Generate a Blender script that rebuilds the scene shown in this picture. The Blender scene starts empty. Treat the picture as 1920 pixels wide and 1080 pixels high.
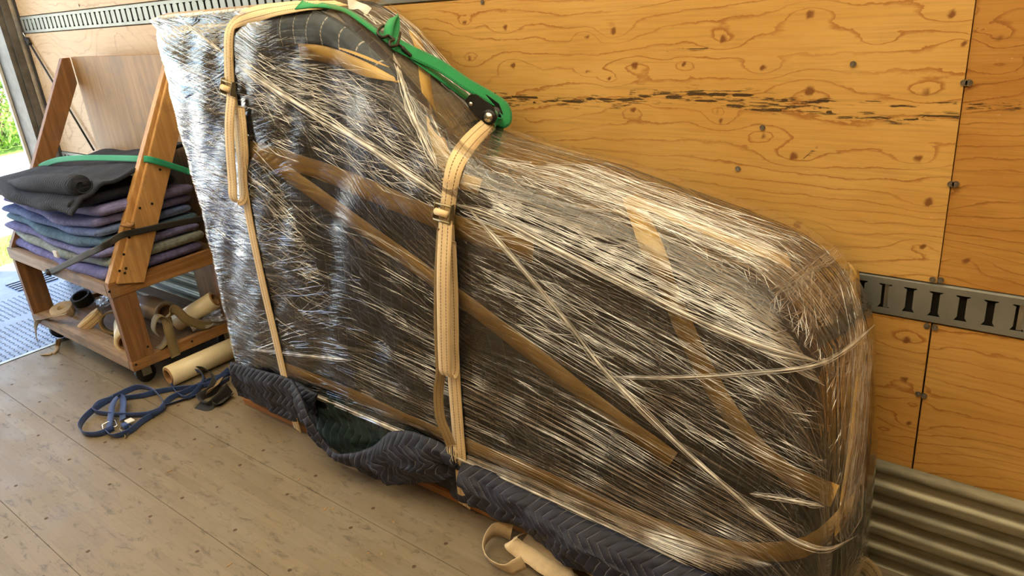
import bpy, bmesh, math, random
import numpy as np
from mathutils import Vector, Matrix
random.seed(7); rng = np.random.default_rng(11)
sc = bpy.context.scene
COL = sc.collection

# ------------------------------------------------------------------ camera
FPX = 1413.63
RM = np.array([[0.77733006, 0.17326289, -0.60476272],
               [0.62343968, -0.34075413, 0.7037113],
               [-0.08414834, -0.92404902, -0.37289739]])      # world axes in camera axes (right, down, forward)
CAM = np.array([0, 0, 1.5])
cd = bpy.data.cameras.new('camera'); cam = bpy.data.objects.new('camera', cd); COL.objects.link(cam)
cd.sensor_width = 36; cd.lens = FPX / 1920 * 36; cd.clip_start = .02; cd.clip_end = 300
rot = Matrix([[RM[i, 0], -RM[i, 1], -RM[i, 2]] for i in range(3)])
cam.matrix_world = Matrix.Translation(CAM) @ rot.to_4x4()
sc.camera = cam

# ------------------------------------------------------------------ light
w = bpy.data.worlds.new('World'); sc.world = w; w.use_nodes = True
nt = w.node_tree; bg = nt.nodes['Background']
sky = nt.nodes.new('ShaderNodeTexSky'); sky.sky_type = 'NISHITA'; sky.sun_disc = False
sky.sun_elevation = math.radians(48); sky.sun_rotation = math.radians(90); sky.dust_density = 2.0
nt.links.new(sky.outputs[0], bg.inputs[0]); bg.inputs[1].default_value = .42
sd = bpy.data.lights.new('sun', 'SUN'); sd.energy = 10.0; sd.angle = math.radians(.6); sd.color = (1, .95, .86)
so = bpy.data.objects.new('sun', sd); COL.objects.link(so)
so.rotation_euler = Vector((-.55, -.30, -1.0)).to_track_quat('-Z', 'Y').to_euler()
sc.view_settings.view_transform = 'Standard'; sc.view_settings.look = 'None'
sc.view_settings.gamma = 1; sc.view_settings.use_curve_mapping = False
sc.view_settings.exposure = 1.12
sc.cycles.max_bounces = 6; sc.cycles.diffuse_bounces = 4; sc.cycles.glossy_bounces = 3; sc.cycles.adaptive_threshold = .05
sc.cycles.transparent_max_bounces = 14; sc.cycles.caustics_reflective = False; sc.cycles.caustics_refractive = False
sc.cycles.sample_clamp_indirect = 6

# ------------------------------------------------------------------ pixel (1920x1080) to world helpers
def ray(px, py): return RM @ np.array([px - 960, py - 540, FPX])
def onz(px, py, z): d = ray(px, py); return CAM + d * ((z - CAM[2]) / d[2])
def ony(px, py, y): d = ray(px, py); return CAM + d * (y / d[1])
def onx(px, py, x): d = ray(px, py); return CAM + d * (x / d[0])

# ------------------------------------------------------------------ materials
def nodes(name):
    m = bpy.data.materials.new(name); m.use_nodes = True
    t = m.node_tree; b = t.nodes['Principled BSDF']
    return m, t, b
def N(t, kind, **kw):
    n = t.nodes.new(kind)
    for k, v in kw.items():
        if k.startswith('i_'):
            n.inputs[int(k[2:]) if k[2:].isdigit() else k[2:]].default_value = v
        else: setattr(n, k, v)
    return n
def L(t, a, b): t.links.new(a, b)
def math_(t, op, a, b=None, c=None):
    n = N(t, 'ShaderNodeMath', operation=op)
    for i, v in enumerate((a, b, c)):
        if v is None: continue
        if isinstance(v, (int, float)): n.inputs[i].default_value = v
        else: L(t, v, n.inputs[i])
    return n.outputs[0]
def mixc(t, f, a, b, mode='MIX'):
    n = N(t, 'ShaderNodeMix', data_type='RGBA', blend_type=mode)
    if isinstance(f, (int, float)): n.inputs[0].default_value = f
    else: L(t, f, n.inputs[0])
    for i, v in ((6, a), (7, b)):
        if isinstance(v, (tuple, list)): n.inputs[i].default_value = (*v[:3], 1)
        else: L(t, v, n.inputs[i])
    return n.outputs[2]
def ramp(t, x, lo, hi, a=0., b=1.):
    n = N(t, 'ShaderNodeMapRange', clamp=True); n.interpolation_type = 'SMOOTHSTEP'
    L(t, x, n.inputs[0])
    for i, v in enumerate((lo, hi, a, b)): n.inputs[i + 1].default_value = v
    return n.outputs[0]
def coord(t, kind='Object', scale=(1, 1, 1), rotz=0, rot=None):
    c = N(t, 'ShaderNodeTexCoord'); mp = N(t, 'ShaderNodeMapping')
    mp.inputs['Scale'].default_value = scale
    if rot: mp.inputs['Rotation'].default_value = rot
    L(t, c.outputs[kind], mp.inputs[0]); return mp.outputs[0]
def noise(t, vec, scale, detail=4, rough=.6, dist=0):
    n = N(t, 'ShaderNodeTexNoise'); n.inputs['Scale'].default_value = scale
    n.inputs['Detail'].default_value = detail; n.inputs['Roughness'].default_value = rough
    n.inputs['Distortion'].default_value = dist
    L(t, vec, n.inputs['Vector']); return n.outputs[0]
def bump(t, b, h, strength=.3, dist=.01):
    n = N(t, 'ShaderNodeBump'); n.inputs['Strength'].default_value = strength; n.inputs['Distance'].default_value = dist
    L(t, h, n.inputs['Height']); L(t, n.outputs[0], b.inputs['Normal']); return n
def plain(name, col, rough=.5, metal=0., var=.15, scale=20., stretch=(1, 1, 1), bmp=.15, bdist=.002, dark=None):
    m, t, b = nodes(name)
    v = coord(t, 'Object', stretch); n = noise(t, v, scale, 5)
    lo = dark or tuple(c * (1 - var * 2) for c in col)
    hi = tuple(min(1, c * (1 + var)) for c in col)
    L(t, mixc(t, ramp(t, n, .3, .7), lo, hi), b.inputs['Base Color'])
    b.inputs['Roughness'].default_value = rough; b.inputs['Metallic'].default_value = metal
    if bmp: bump(t, b, n, bmp, bdist)
    return m
def wood(name, col, dark, axis='x', rough=.55, freq=1., streak=.5, dirt=0., dirtcol=(.12, .1, .09)):
    m, t, b = nodes(name)
    s = {'x': (1.2, 22, 22), 'y': (22, 1.2, 22), 'z': (22, 22, 1.2)}[axis]
    v = coord(t, 'Object', tuple(q * freq for q in s))
    n = noise(t, v, 2.2, 6, .65, .6); n2 = noise(t, coord(t), 5, 4)
    c = mixc(t, ramp(t, n, .35, .68), dark, col)
    c = mixc(t, ramp(t, n2, .35, .7, 0, .35), c, tuple(q * .55 for q in col))
    if dirt:
        n3 = noise(t, coord(t), 9, 6, .7); c = mixc(t, ramp(t, n3, .5, .68, 0, dirt), c, dirtcol)
    L(t, c, b.inputs['Base Color']); b.inputs['Roughness'].default_value = rough
    bump(t, b, n, .25, .002); return m

MT = {}
MT['cart_wood'] = wood('cart wood', (.46, .25, .095), (.29, .135, .045), 'y', dirt=.4)
MT['cart_wood_x'] = wood('cart wood rail', (.46, .32, .20), (.25, .165, .10), 'x', dirt=.7)
MT['cart_leg'] = wood('cart leg wood', (.33, .165, .065), (.19, .085, .032), 'z', dirt=.4)
MT['cart_plank'] = wood('cart light plank', (.66, .40, .16), (.47, .25, .085), 'z', freq=.8, dirt=.3)
MT['cart_ply'] = wood('cart plywood', (.42, .25, .10), (.27, .145, .055), 'z', freq=.5, dirt=.35)
MT['deck'] = wood('cart deck', (.34, .22, .13), (.2, .13, .08), 'x', dirt=.6)
MT['skid'] = wood('skid wood', (.50, .23, .07), (.34, .14, .04), 'x', dirt=.3)
MT['steel'] = plain('galvanised steel', (.42, .41, .36), .42, .85, .12, 14, bmp=.06)
MT['track'] = plain('painted track steel', (.28, .285, .26), .42, .5, .08, 9, bmp=.04)
MT['dark'] = plain('near black', (.02, .018, .014), .8, 0, .2)
MT['corr'] = plain('corrugated steel', (.30, .28, .20), .50, .6, .22, 12, (.35, 1, 2.5), bmp=.08)
MT['post'] = plain('rear frame steel', (.17, .165, .155), .5, .5, .2, 8)
MT['alu'] = plain('aluminium angle', (.6, .6, .6), .35, .9, .1)
MT['rubber'] = plain('black rubber', (.02, .02, .022), .5, 0, .2)
MT['blackmetal'] = plain('black steel', (.022, .02, .019), .38, .3, .2, 30)
MT['chrome'] = plain('bright steel', (.62, .6, .55), .25, 1, .1)
MT['brass'] = plain('dull brass', (.34, .29, .18), .4, .85, .2)
MT['screw'] = plain('screw steel', (.30, .27, .22), .35, .8, .2, 60)
MT['screwhole'] = plain('screw hole stain', (.10, .06, .03), .7, 0, .3, 60)
MT['paper'] = plain('cream roll', (.86, .77, .54), .35, 0, .05, 6, bmp=.03)
MT['card'] = plain('brown cardboard', (.36, .20, .09), .8, 0, .15, 40)
MT['paint'] = plain('white tag', (.75, .75, .72), .6, 0, .05)

def webbing(name, col, stitch, dirty=.35, lines=(.3, .7)):
    m, t, b = nodes(name)
    uv = N(t, 'ShaderNodeTexCoord').outputs['UV']
    sx = N(t, 'ShaderNodeSeparateXYZ'); L(t, uv, sx.inputs[0])
    u, v = sx.outputs[0], sx.outputs[1]
    n = noise(t, coord(t), 18, 5, .65)
    c = mixc(t, ramp(t, n, .4, .75, 0, dirty), col, tuple(q * .45 for q in col))
    ln = None
    for p in lines:
        d = math_(t, 'ABSOLUTE', math_(t, 'SUBTRACT', v, p)); k = ramp(t, d, .018, .035, 1, 0)
        ln = k if ln is None else math_(t, 'MAXIMUM', ln, k)
    if ln is not None:
        dash = ramp(t, math_(t, 'FRACT', math_(t, 'MULTIPLY', u, 110)), .62, .7, 1, .25)
        c = mixc(t, math_(t, 'MULTIPLY', ln, dash), c, stitch)
    L(t, c, b.inputs['Base Color']); b.inputs['Roughness'].default_value = .75
    b.inputs['Sheen Weight'].default_value = .15
    wv = math_(t, 'SINE', math_(t, 'MULTIPLY', u, 1500)); wv2 = math_(t, 'SINE', math_(t, 'MULTIPLY', v, 60))
    bump(t, b, math_(t, 'ADD', wv, wv2), .25, .0008)
    return m
MT['web_tan'] = webbing('tan webbing', (.80, .61, .34), (.13, .06, .02), .25)
MT['web_dirty'] = webbing('brown webbing', (.34, .24, .11), (.12, .07, .03), .4)
MT['web_beige'] = webbing('beige soft webbing', (.74, .59, .38), (.3, .2, .1), .4, ())
MT['web_green'] = webbing('green webbing', (.008, .30, .095), (.004, .12, .04), .25, (.12, .88))
MT['web_teal'] = webbing('teal green webbing', (.012, .33, .19), (.01, .12, .06), .2, ())
MT['web_blue'] = webbing('blue webbing', (.028, .07, .24), (.02, .04, .13), .4, (.15, .85))
MT['web_black'] = webbing('black webbing', (.012, .012, .013), (.05, .05, .05), .3, ())
MT['web_olive'] = webbing('olive webbing', (.25, .19, .09), (.12, .08, .03), .3, (.1, .9))

def quilt(name, col, thread, scale=1., rough=.85, plane='xz', amp=.045, per=.14, gap=.04, tvis=.8, spec=.3, puff=.5):
    """quilted packing blanket: chevron rows of stitching with padded relief"""
    m, t, b = nodes(name)
    c = N(t, 'ShaderNodeTexCoord'); s = N(t, 'ShaderNodeSeparateXYZ')
    L(t, c.outputs['UV' if plane == 'uv' else 'Object'], s.inputs[0])
    u, v = {'xz': (s.outputs[0], s.outputs[2]), 'zx': (s.outputs[2], s.outputs[0]), 'uv': (s.outputs[0], s.outputs[1])}[plane]
    nz = noise(t, coord(t), 3.0, 2)
    tri = math_(t, 'PINGPONG', u, per / 2)
    f = math_(t, 'DIVIDE', math_(t, 'ADD', math_(t, 'ADD', v, math_(t, 'MULTIPLY', tri, amp / per * 2)), math_(t, 'MULTIPLY', nz, .035)), gap)
    fr = math_(t, 'FRACT', f); d = math_(t, 'ABSOLUTE', math_(t, 'SUBTRACT', fr, .5))      # .5 at the seam
    line = ramp(t, d, .455, .485)
    dash = ramp(t, math_(t, 'FRACT', math_(t, 'MULTIPLY', math_(t, 'ADD', u, v), 95)), .6, .7, 1, .2)
    n = noise(t, coord(t), 45, 4); n2 = noise(t, coord(t), 4, 4)
    base = mixc(t, ramp(t, n, .3, .7), tuple(q * .75 for q in col), tuple(q * 1.2 for q in col))
    base = mixc(t, ramp(t, n2, .35, .7, 0, .5), base, tuple(q * .6 for q in col))
    cc = mixc(t, math_(t, 'MULTIPLY', math_(t, 'MULTIPLY', line, dash), tvis), base, thread)
    L(t, cc, b.inputs['Base Color']); b.inputs['Roughness'].default_value = rough
    b.inputs['Specular IOR Level'].default_value = spec
    h = math_(t, 'ADD', math_(t, 'SQRT', math_(t, 'SUBTRACT', .26, math_(t, 'MULTIPLY', d, d))), math_(t, 'MULTIPLY', n2, .4))
    bump(t, b, h, puff, .012)
    return m
MT['q_grey'] = quilt('charcoal quilt', (.040, .042, .050), (.13, .13, .14), plane='zx', amp=.02, per=.24, gap=.045, tvis=.45, puff=.3)
MT['q_brown'] = quilt('brown grey quilt', (.16, .135, .11), (.3, .27, .22), plane='xz', amp=.03, per=.2, gap=.06, tvis=.4)
MT['q_bluegrey'] = quilt('blue grey quilt', (.060, .080, .105), (.42, .40, .36), plane='zx', amp=.012, per=.3, gap=.055, tvis=1)
MT['q_navy'] = quilt('navy quilt', (.016, .019, .038), (.30, .29, .30), plane='uv', amp=.04, per=.09, gap=.030, tvis=.6, rough=.62, spec=.4, puff=.55)
MT['q_teal'] = quilt('teal quilt', (.020, .040, .042), (.12, .15, .15), plane='uv', amp=.03, per=.11, gap=.04, tvis=.6, rough=.55)
for nm, c in dict(black=(.022, .027, .044), purple=(.21, .22, .52), blue=(.16, .24, .52), violet=(.20, .215, .48), teal=(.12, .23, .36), greygreen=(.34, .41, .42), plum=(.21, .21, .45)).items():
    MT['b_' + nm] = quilt('blanket ' + nm, c, tuple(min(1, q * 1.6 + .01) for q in c), plane='zx' if nm == 'black' else 'zx', amp=.02, per=.07, gap=.02 if nm == 'black' else .016, tvis=.45, puff=.45)

def tape_mat():
    m, t, b = nodes('tan packing tape')
    n = noise(t, coord(t), 12, 4)
    L(t, mixc(t, ramp(t, n, .3, .7), (.56, .36, .10), (.66, .44, .14)), b.inputs['Base Color'])
    b.inputs['Roughness'].default_value = .3; b.inputs['Alpha'].default_value = .97
    bump(t, b, n, .2, .003); return m
MT['tape'] = tape_mat()

def film_mat(name, base_op, streak_op, us=2.2, vs=70., rough=.16, haze=(.80, .78, .74), bstr=.55, patch=(.42, .62), zoned_gloss=False):
    """clear stretch film: see-through, glossy, milky along its stretched folds; UV u runs along the wrap"""
    m = bpy.data.materials.new(name); m.use_nodes = True; t = m.node_tree; t.nodes.clear()
    uv = N(t, 'ShaderNodeTexCoord').outputs['UV']
    wob = noise(t, uv, 2.2, 2, .5)
    s = N(t, 'ShaderNodeSeparateXYZ'); L(t, uv, s.inputs[0])
    def lay(us, vs, tilt, det, wb):
        cx = N(t, 'ShaderNodeCombineXYZ')
        L(t, math_(t, 'MULTIPLY', s.outputs[0], us), cx.inputs[0])
        vv = math_(t, 'ADD', math_(t, 'ADD', s.outputs[1], math_(t, 'MULTIPLY', s.outputs[0], tilt)), math_(t, 'MULTIPLY', wob, wb))
        L(t, math_(t, 'MULTIPLY', vv, vs), cx.inputs[1])
        return noise(t, cx.outputs[0], 1, det, .6)
    a = lay(us, vs, .0, 3, .10); b_ = lay(us * 1.5, vs * 2.1, .16, 2, .14); c = lay(us * 1.2, vs * 1.4, -.13, 2, .12)
    pt = noise(t, uv, 3.2, 2, .6)
    pm = ramp(t, pt, *patch)
    sa = ramp(t, a, .52, .72); sb = ramp(t, b_, .56, .74); scn = ramp(t, c, .58, .76)
    st = math_(t, 'MAXIMUM', sa, math_(t, 'MAXIMUM', sb, math_(t, 'MULTIPLY', scn, .7)))
    st = math_(t, 'MULTIPLY', st, math_(t, 'MULTIPLY_ADD', pm, .75, .25))
    d_ = lay(us * 1.6, vs * .30, .07, 3, .22)
    h = math_(t, 'ADD', math_(t, 'MULTIPLY', d_, 2.6), math_(t, 'ADD', a, math_(t, 'ADD', math_(t, 'MULTIPLY', b_, .7), math_(t, 'MULTIPLY', c, .6))))
    bp = N(t, 'ShaderNodeBump'); bp.inputs['Strength'].default_value = bstr; bp.inputs['Distance'].default_value = .006
    L(t, h, bp.inputs['Height'])
    gl = N(t, 'ShaderNodeBsdfGlossy'); gl.inputs['Roughness'].default_value = rough; gl.inputs['Color'].default_value = (1, 1, 1, 1)
    L(t, bp.outputs[0], gl.inputs['Normal'])
    df = N(t, 'ShaderNodeBsdfDiffuse'); df.inputs['Color'].default_value = (*haze, 1); L(t, bp.outputs[0], df.inputs['Normal'])
    tr = N(t, 'ShaderNodeBsdfTransparent'); tr.inputs['Color'].default_value = (.97, .97, .96, 1)
    fr = N(t, 'ShaderNodeLayerWeight'); fr.inputs['Blend'].default_value = .30; L(t, bp.outputs[0], fr.inputs['Normal'])
    hz = math_(t, 'MULTIPLY_ADD', st, streak_op * .22, .004)
    m1 = N(t, 'ShaderNodeMixShader'); L(t, hz, m1.inputs[0]); L(t, tr.outputs[0], m1.inputs[1]); L(t, df.outputs[0], m1.inputs[2])
    op = math_(t, 'MULTIPLY_ADD', st, streak_op, base_op)
    op = math_(t, 'ADD', op, math_(t, 'MULTIPLY', fr.outputs['Fresnel'], 2.0))
    wr = N(t, 'ShaderNodeAttribute', attribute_name='gloss_gain').outputs['Fac']
    if zoned_gloss: op = math_(t, 'MULTIPLY', op, wr)
    op = math_(t, 'MINIMUM', op, .9)
    m2 = N(t, 'ShaderNodeMixShader'); L(t, op, m2.inputs[0]); L(t, m1.outputs[0], m2.inputs[1]); L(t, gl.outputs[0], m2.inputs[2])
    o = N(t, 'ShaderNodeOutputMaterial'); L(t, m2.outputs[0], o.inputs[0]); return m
MT['film'] = film_mat('stretch film', .005, .30, us=1.3, rough=.045, vs=90., bstr=.7, zoned_gloss=True)
def crease_mat(name, op, col, gloss=.55, rough=.22):
    m = bpy.data.materials.new(name); m.use_nodes = True; t = m.node_tree; t.nodes.clear()
    gl = N(t, 'ShaderNodeBsdfGlossy'); gl.inputs['Roughness'].default_value = rough
    df = N(t, 'ShaderNodeBsdfDiffuse'); df.inputs['Color'].default_value = (*col, 1)
    mx = N(t, 'ShaderNodeMixShader'); mx.inputs[0].default_value = 1 - gloss; L(t, gl.outputs[0], mx.inputs[1]); L(t, df.outputs[0], mx.inputs[2])
    tr = N(t, 'ShaderNodeBsdfTransparent'); n = noise(t, coord(t), 30, 0)
    m2 = N(t, 'ShaderNodeMixShader'); L(t, ramp(t, n, .3, .7, op * .5, op), m2.inputs[0]); L(t, tr.outputs[0], m2.inputs[1]); L(t, mx.outputs[0], m2.inputs[2])
    o = N(t, 'ShaderNodeOutputMaterial'); L(t, m2.outputs[0], o.inputs[0]); return m
MT['crease'] = crease_mat('film crease', .62, (.85, .82, .75), .7, .16)
MT['rope'] = crease_mat('bunched film', .85, (.85, .8, .7), .4, .3)

# ------------------------------------------------------------------ object helpers
def tag(o, label=None, cat=None, group=None, kind=None):
    if label: o['label'] = label
    if cat: o['category'] = cat
    if group: o['group'] = group
    if kind: o['kind'] = kind
    return o
def thing(name, loc, label, cat, group=None):
    o = bpy.data.objects.new(name, None); COL.objects.link(o); o.location = loc; o.empty_display_size = .1
    return tag(o, label, cat, group)
def wloc(o):
    v = Vector((0, 0, 0))
    while o: v += o.location; o = o.parent
    return v
def mk(name, vs, fs, mat, parent=None, smooth=False, uv=None, attr=None, origin=None, mod=None):
    """vs in world space; origin = own origin (default: base centre)"""
    vs = np.asarray(vs, float).reshape(-1, 3)
    if origin is None:
        origin = np.array([(vs[:, 0].min() + vs[:, 0].max()) / 2, (vs[:, 1].min() + vs[:, 1].max()) / 2, vs[:, 2].min()]) if parent is None else np.array(wloc(parent))
    me = bpy.data.meshes.new(name)
    me.from_pydata((vs - origin).tolist(), [], fs)
    if uv is not None:
        uv = np.asarray(uv, float); ul = me.uv_layers.new(name='UVMap')
        idx = np.empty(len(me.loops), np.int32); me.loops.foreach_get('vertex_index', idx)
        ul.data.foreach_set('uv', uv[idx].ravel())
    if attr:
        for k, a in attr.items():
            at = me.attributes.new(k, 'FLOAT', 'POINT'); at.data.foreach_set('value', np.asarray(a, np.float32))
    if smooth: me.polygons.foreach_set('use_smooth', [True] * len(me.polygons))
    me.materials.append(MT[mat] if isinstance(mat, str) else mat); me.update()
    o = bpy.data.objects.new(name, me); COL.objects.link(o)
    if parent is not None:
        o.parent = parent; o.location = Vector(origin) - wloc(parent)
    else: o.location = origin
    if mod: mod(o)
    return o
class MB:
    def __init__(s): s.v = []; s.f = []; s.u = []
    def add(s, vs, fs, uv=None):
        k = len(s.v); s.v += [tuple(p) for p in vs]; s.f += [tuple(i + k for i in f) for f in fs]
        s.u += [tuple(q) for q in uv] if uv is not None else [(0, 0)] * len(vs); return s
    def box(s, x0, x1, y0, y1, z0, z1, b=0.):
        bm = bmesh.new(); bmesh.ops.create_cube(bm, size=1)
        for v in bm.verts: v.co = Vector((x0 + (v.co.x + .5) * (x1 - x0), y0 + (v.co.y + .5) * (y1 - y0), z0 + (v.co.z + .5) * (z1 - z0)))
        if b: bmesh.ops.bevel(bm, geom=bm.edges[:], offset=b, segments=2, affect='EDGES')
        bm.verts.index_update(); s.add([v.co for v in bm.verts], [[v.index for v in f.verts] for f in bm.faces]); bm.free(); return s
    def prism(s, poly, ext, b=0.):
        """poly: 3-D polygon, ext: extrusion vector"""
        bm = bmesh.new(); a = [bm.verts.new(p) for p in poly]; c = [bm.verts.new(Vector(p) + Vector(ext)) for p in poly]
        n = len(a); bm.faces.new(a); bm.faces.new(c[::-1])
        for i in range(n): bm.faces.new([a[i], c[i], c[(i + 1) % n], a[(i + 1) % n]])
        bmesh.ops.recalc_face_normals(bm, faces=bm.faces[:])
        if b: bmesh.ops.bevel(bm, geom=bm.edges[:], offset=b, segments=2, affect='EDGES')
        bm.verts.index_update(); s.add([v.co for v in bm.verts], [[v.index for v in f.verts] for f in bm.faces]); bm.free(); return s
    def tube(s, pts, r, n=8, cap=True, closed=False):
        pts = [Vector(p) for p in pts]; m = len(pts); rr = r if isinstance(r, (list, tuple)) else [r] * m
        rings = []; up = None
        for i, p in enumerate(pts):
            t = (pts[(i + 1) % m] - pts[i - 1]) if closed else (pts[min(i + 1, m - 1)] - pts[max(i - 1, 0)])
            t.normalize()
            if up is None: up = t.orthogonal().normalized()
            up = (up - t * up.dot(t)); up = up.normalized() if up.length > 1e-6 else t.orthogonal().normalized()
            bn = t.cross(up)
            rings.append([p + (up * math.cos(2 * math.pi * k / n) + bn * math.sin(2 * math.pi * k / n)) * rr[i] for k in range(n)])
        vs = [q for rg in rings for q in rg]; fs = []
        for i in range(m if closed else m - 1):
            for k in range(n):
                j = (i + 1) % m
                fs.append((i * n + k, i * n + (k + 1) % n, j * n + (k + 1) % n, j * n + k))
        if cap and not closed: fs += [tuple(range(n))[::-1], tuple(range((m - 1) * n, m * n))]
        return s.add(vs, fs)
    def cyl(s, a, b, r, n=20): return s.tube([a, b], r, n)
    def pipe(s, a, b, r, ri, n=28):
        """hollow tube with open ends"""
        a, b = Vector(a), Vector(b); t = (b - a).normalized(); u = t.orthogonal().normalized(); w_ = t.cross(u); vs = []; fs = []
        for c, rad in ((a, r), (b, r), (b, ri), (a, ri)):
            vs += [c + (u * math.cos(2 * math.pi * k / n) + w_ * math.sin(2 * math.pi * k / n)) * rad for k in range(n)]
        for j in range(4):
            for k in range(n): fs.append((j * n + k, j * n + (k + 1) % n, ((j + 1) % 4) * n + (k + 1) % n, ((j + 1) % 4) * n + k))
        return s.add(vs, fs)
    def build(s, name, mat, parent=None, smooth=False, **k):
        return mk(name, s.v, s.f, mat, parent, smooth, uv=s.u, **k)
def catmull(P, n):
    P = np.asarray(P, float); m = len(P)
    if m == 2: return P[0] + (P[1] - P[0]) * np.linspace(0, 1, n)[:, None]
    seg = np.linalg.norm(np.diff(P, axis=0), axis=1) ** .5 + 1e-9; T = np.r_[0, np.cumsum(seg)]
    Tg = np.gradient(P, T, axis=0) if m > 2 else None
    t = np.linspace(0, T[-1], n); i = np.clip(np.searchsorted(T, t, side='right') - 1, 0, m - 2)
    h = (T[i + 1] - T[i])[:, None]; s_ = ((t - T[i])[:, None]) / h
    return ((2 * s_**3 - 3 * s_**2 + 1) * P[i] + (s_**3 - 2 * s_**2 + s_) * h * Tg[i] + (-2 * s_**3 + 3 * s_**2) * P[i + 1] + (s_**3 - s_**2) * h * Tg[i + 1])
def ribbon(mb, P, W, width, th=.0025, n=None, raw=False):
    """webbing: centre line P, width direction(s) W"""
    P = np.asarray(P, float); m = len(P); n = n or max(8, m * 8)
    W = np.asarray(W, float)
    if W.ndim == 1: W = np.repeat(W[None], m, 0)
    C = P if raw else catmull(P, n); Wd = W if raw else catmull(W, n); n = len(C)
    Tn = np.gradient(C, axis=0); Tn /= np.linalg.norm(Tn, axis=1)[:, None] + 1e-12
    Wd = Wd - Tn * (Wd * Tn).sum(1)[:, None]; Wd /= np.linalg.norm(Wd, axis=1)[:, None] + 1e-12
    Nn = np.cross(Tn, Wd); s = np.r_[0, np.cumsum(np.linalg.norm(np.diff(C, axis=0), axis=1))]
    vs = []; uv = []; fs = []
    cols = [(-.5, 1), (-.25, 1), (0, 1), (.25, 1), (.5, 1), (.5, -1), (0, -1), (-.5, -1)]
    for a, b in cols:
        vs.append(C + Wd * width * a + Nn * th * .5 * b); uv.append(np.c_[s, np.full(n, a + .5)])
    vs = np.concatenate(vs); uv = np.concatenate(uv); k = len(cols)
    for j in range(k):
        jj = (j + 1) % k
        for i in range(n - 1): fs.append((j * n + i, j * n + i + 1, jj * n + i + 1, jj * n + i))
    fs.append(tuple(j * n for j in range(k))[::-1]); fs.append(tuple(j * n + n - 1 for j in range(k)))
    mb.add(vs, fs, uv); return mb
def snoise(x, y, seed, oct=3, f0=1.):
    """smooth sum-of-sines noise, about -1..1"""
    r = np.random.default_rng(seed); o = np.zeros_like(np.asarray(x, float) + np.asarray(y, float)); A = 0
    for k in range(oct):
        f = f0 * 2 ** k; a = .6 ** k; A += a
        for _ in range(4):
            th = r.uniform(0, 6.283); ph = r.uniform(0, 6.283); q = f * r.uniform(.6, 1.4)
            o = o + a * .35 * np.sin(q * (x * math.cos(th) + y * math.sin(th)) * 6.283 + ph)
    return o / A * 1.6
def gridfaces(nu, nv, off=0):
    return [(off + i * nv + j, off + (i + 1) * nv + j, off + (i + 1) * nv + j + 1, off + i * nv + j + 1) for i in range(nu - 1) for j in range(nv - 1)]

# ================================================================== the truck box
WY = 1.7625; XR = -4.985; XF = 1.35; YO = -.66; ZR = 2.45
SEAMX = -.279

def ply_mat(name, lite, dark, linecol):
    m, t, b = nodes(name)
    def A(k): n = N(t, 'ShaderNodeAttribute', attribute_name=k); return n.outputs['Fac']
    g, kn, ck = A('grain'), A('knot'), A('crack')
    v = coord(t, 'Object', (1.5, 1, 45)); fine = noise(t, v, 3, 5, .7); blot = noise(t, coord(t, 'Object', (1, 1, 3)), 2.5, 4)
    wob = noise(t, coord(t, 'Object', (3, 1, 9)), 5, 4)
    gg = math_(t, 'ADD', g, math_(t, 'MULTIPLY', wob, .7))
    d = math_(t, 'ABSOLUTE', math_(t, 'SUBTRACT', math_(t, 'FRACT', gg), .5))
    fr = math_(t, 'FRACT', gg)
    ln = math_(t, 'MULTIPLY', ramp(t, fr, .80, .97), ramp(t, fr, .975, 1., 1, 0))       # late wood: soft rise, sharp stop
    var = noise(t, coord(t, 'Object', (1.2, 1, 4)), 3, 3)
    ln = math_(t, 'MULTIPLY', ln, ramp(t, var, .3, .62, .25, 1))
    c = mixc(t, ramp(t, blot, .3, .7), lite, dark)
    c = mixc(t, ramp(t, fine, .42, .7, 0, .38), c, tuple(q * .62 for q in dark))
    c = mixc(t, math_(t, 'MULTIPLY', ln, .85), c, linecol)
    c = mixc(t, ramp(t, kn, .12, .55, 0, 1), c, (.24, .095, .025))
    c = mixc(t, ramp(t, kn, .75, .95, 0, .7), c, (.10, .04, .015))
    cn = noise(t, coord(t, 'Object', (2.2, 1, 26)), 9, 5, .7); cl = noise(t, coord(t, 'Object', (1.6, 1, 3)), 7, 3)
    cc = math_(t, 'MULTIPLY', ck, ramp(t, cn, .46, .60)); core = math_(t, 'MULTIPLY', ramp(t, ck, .82, .93), ramp(t, cl, .33, .45))
    cc = math_(t, 'MAXIMUM', cc, core)
    c = mixc(t, ramp(t, cc, .25, .8, 0, .92), c, (.035, .022, .012))
    sp = noise(t, coord(t, 'Object', (3, 1, 20)), 16, 2)
    c = mixc(t, ramp(t, sp, .76, .80, 0, .5), c, (.85, .70, .42))
    L(t, c, b.inputs['Base Color']); b.inputs['Roughness'].default_value = .42
    b.inputs['Specular IOR Level'].default_value = .35
    bump(t, b, math_(t, 'SUBTRACT', fine, math_(t, 'MULTIPLY', cc, 1.5)), .12, .002)
    return m
MT['ply_a'] = ply_mat('fir plywood warm', (.69, .415, .125), (.62, .345, .088), (.36, .140, .028))
MT['ply_b'] = ply_mat('fir plywood darker', (.57, .30, .075), (.46, .215, .044), (.29, .105, .02))
MT['ply_c'] = ply_mat('fir plywood lower', (.66, .375, .105), (.58, .30, .068), (.34, .125, .024))
MT['ply_daylit'] = ply_mat('fir plywood daylit', (.60, .41, .24), (.52, .34, .18), (.34, .18, .08))  # paler, cooler wood: daylight from the rear door put into the colour

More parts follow.
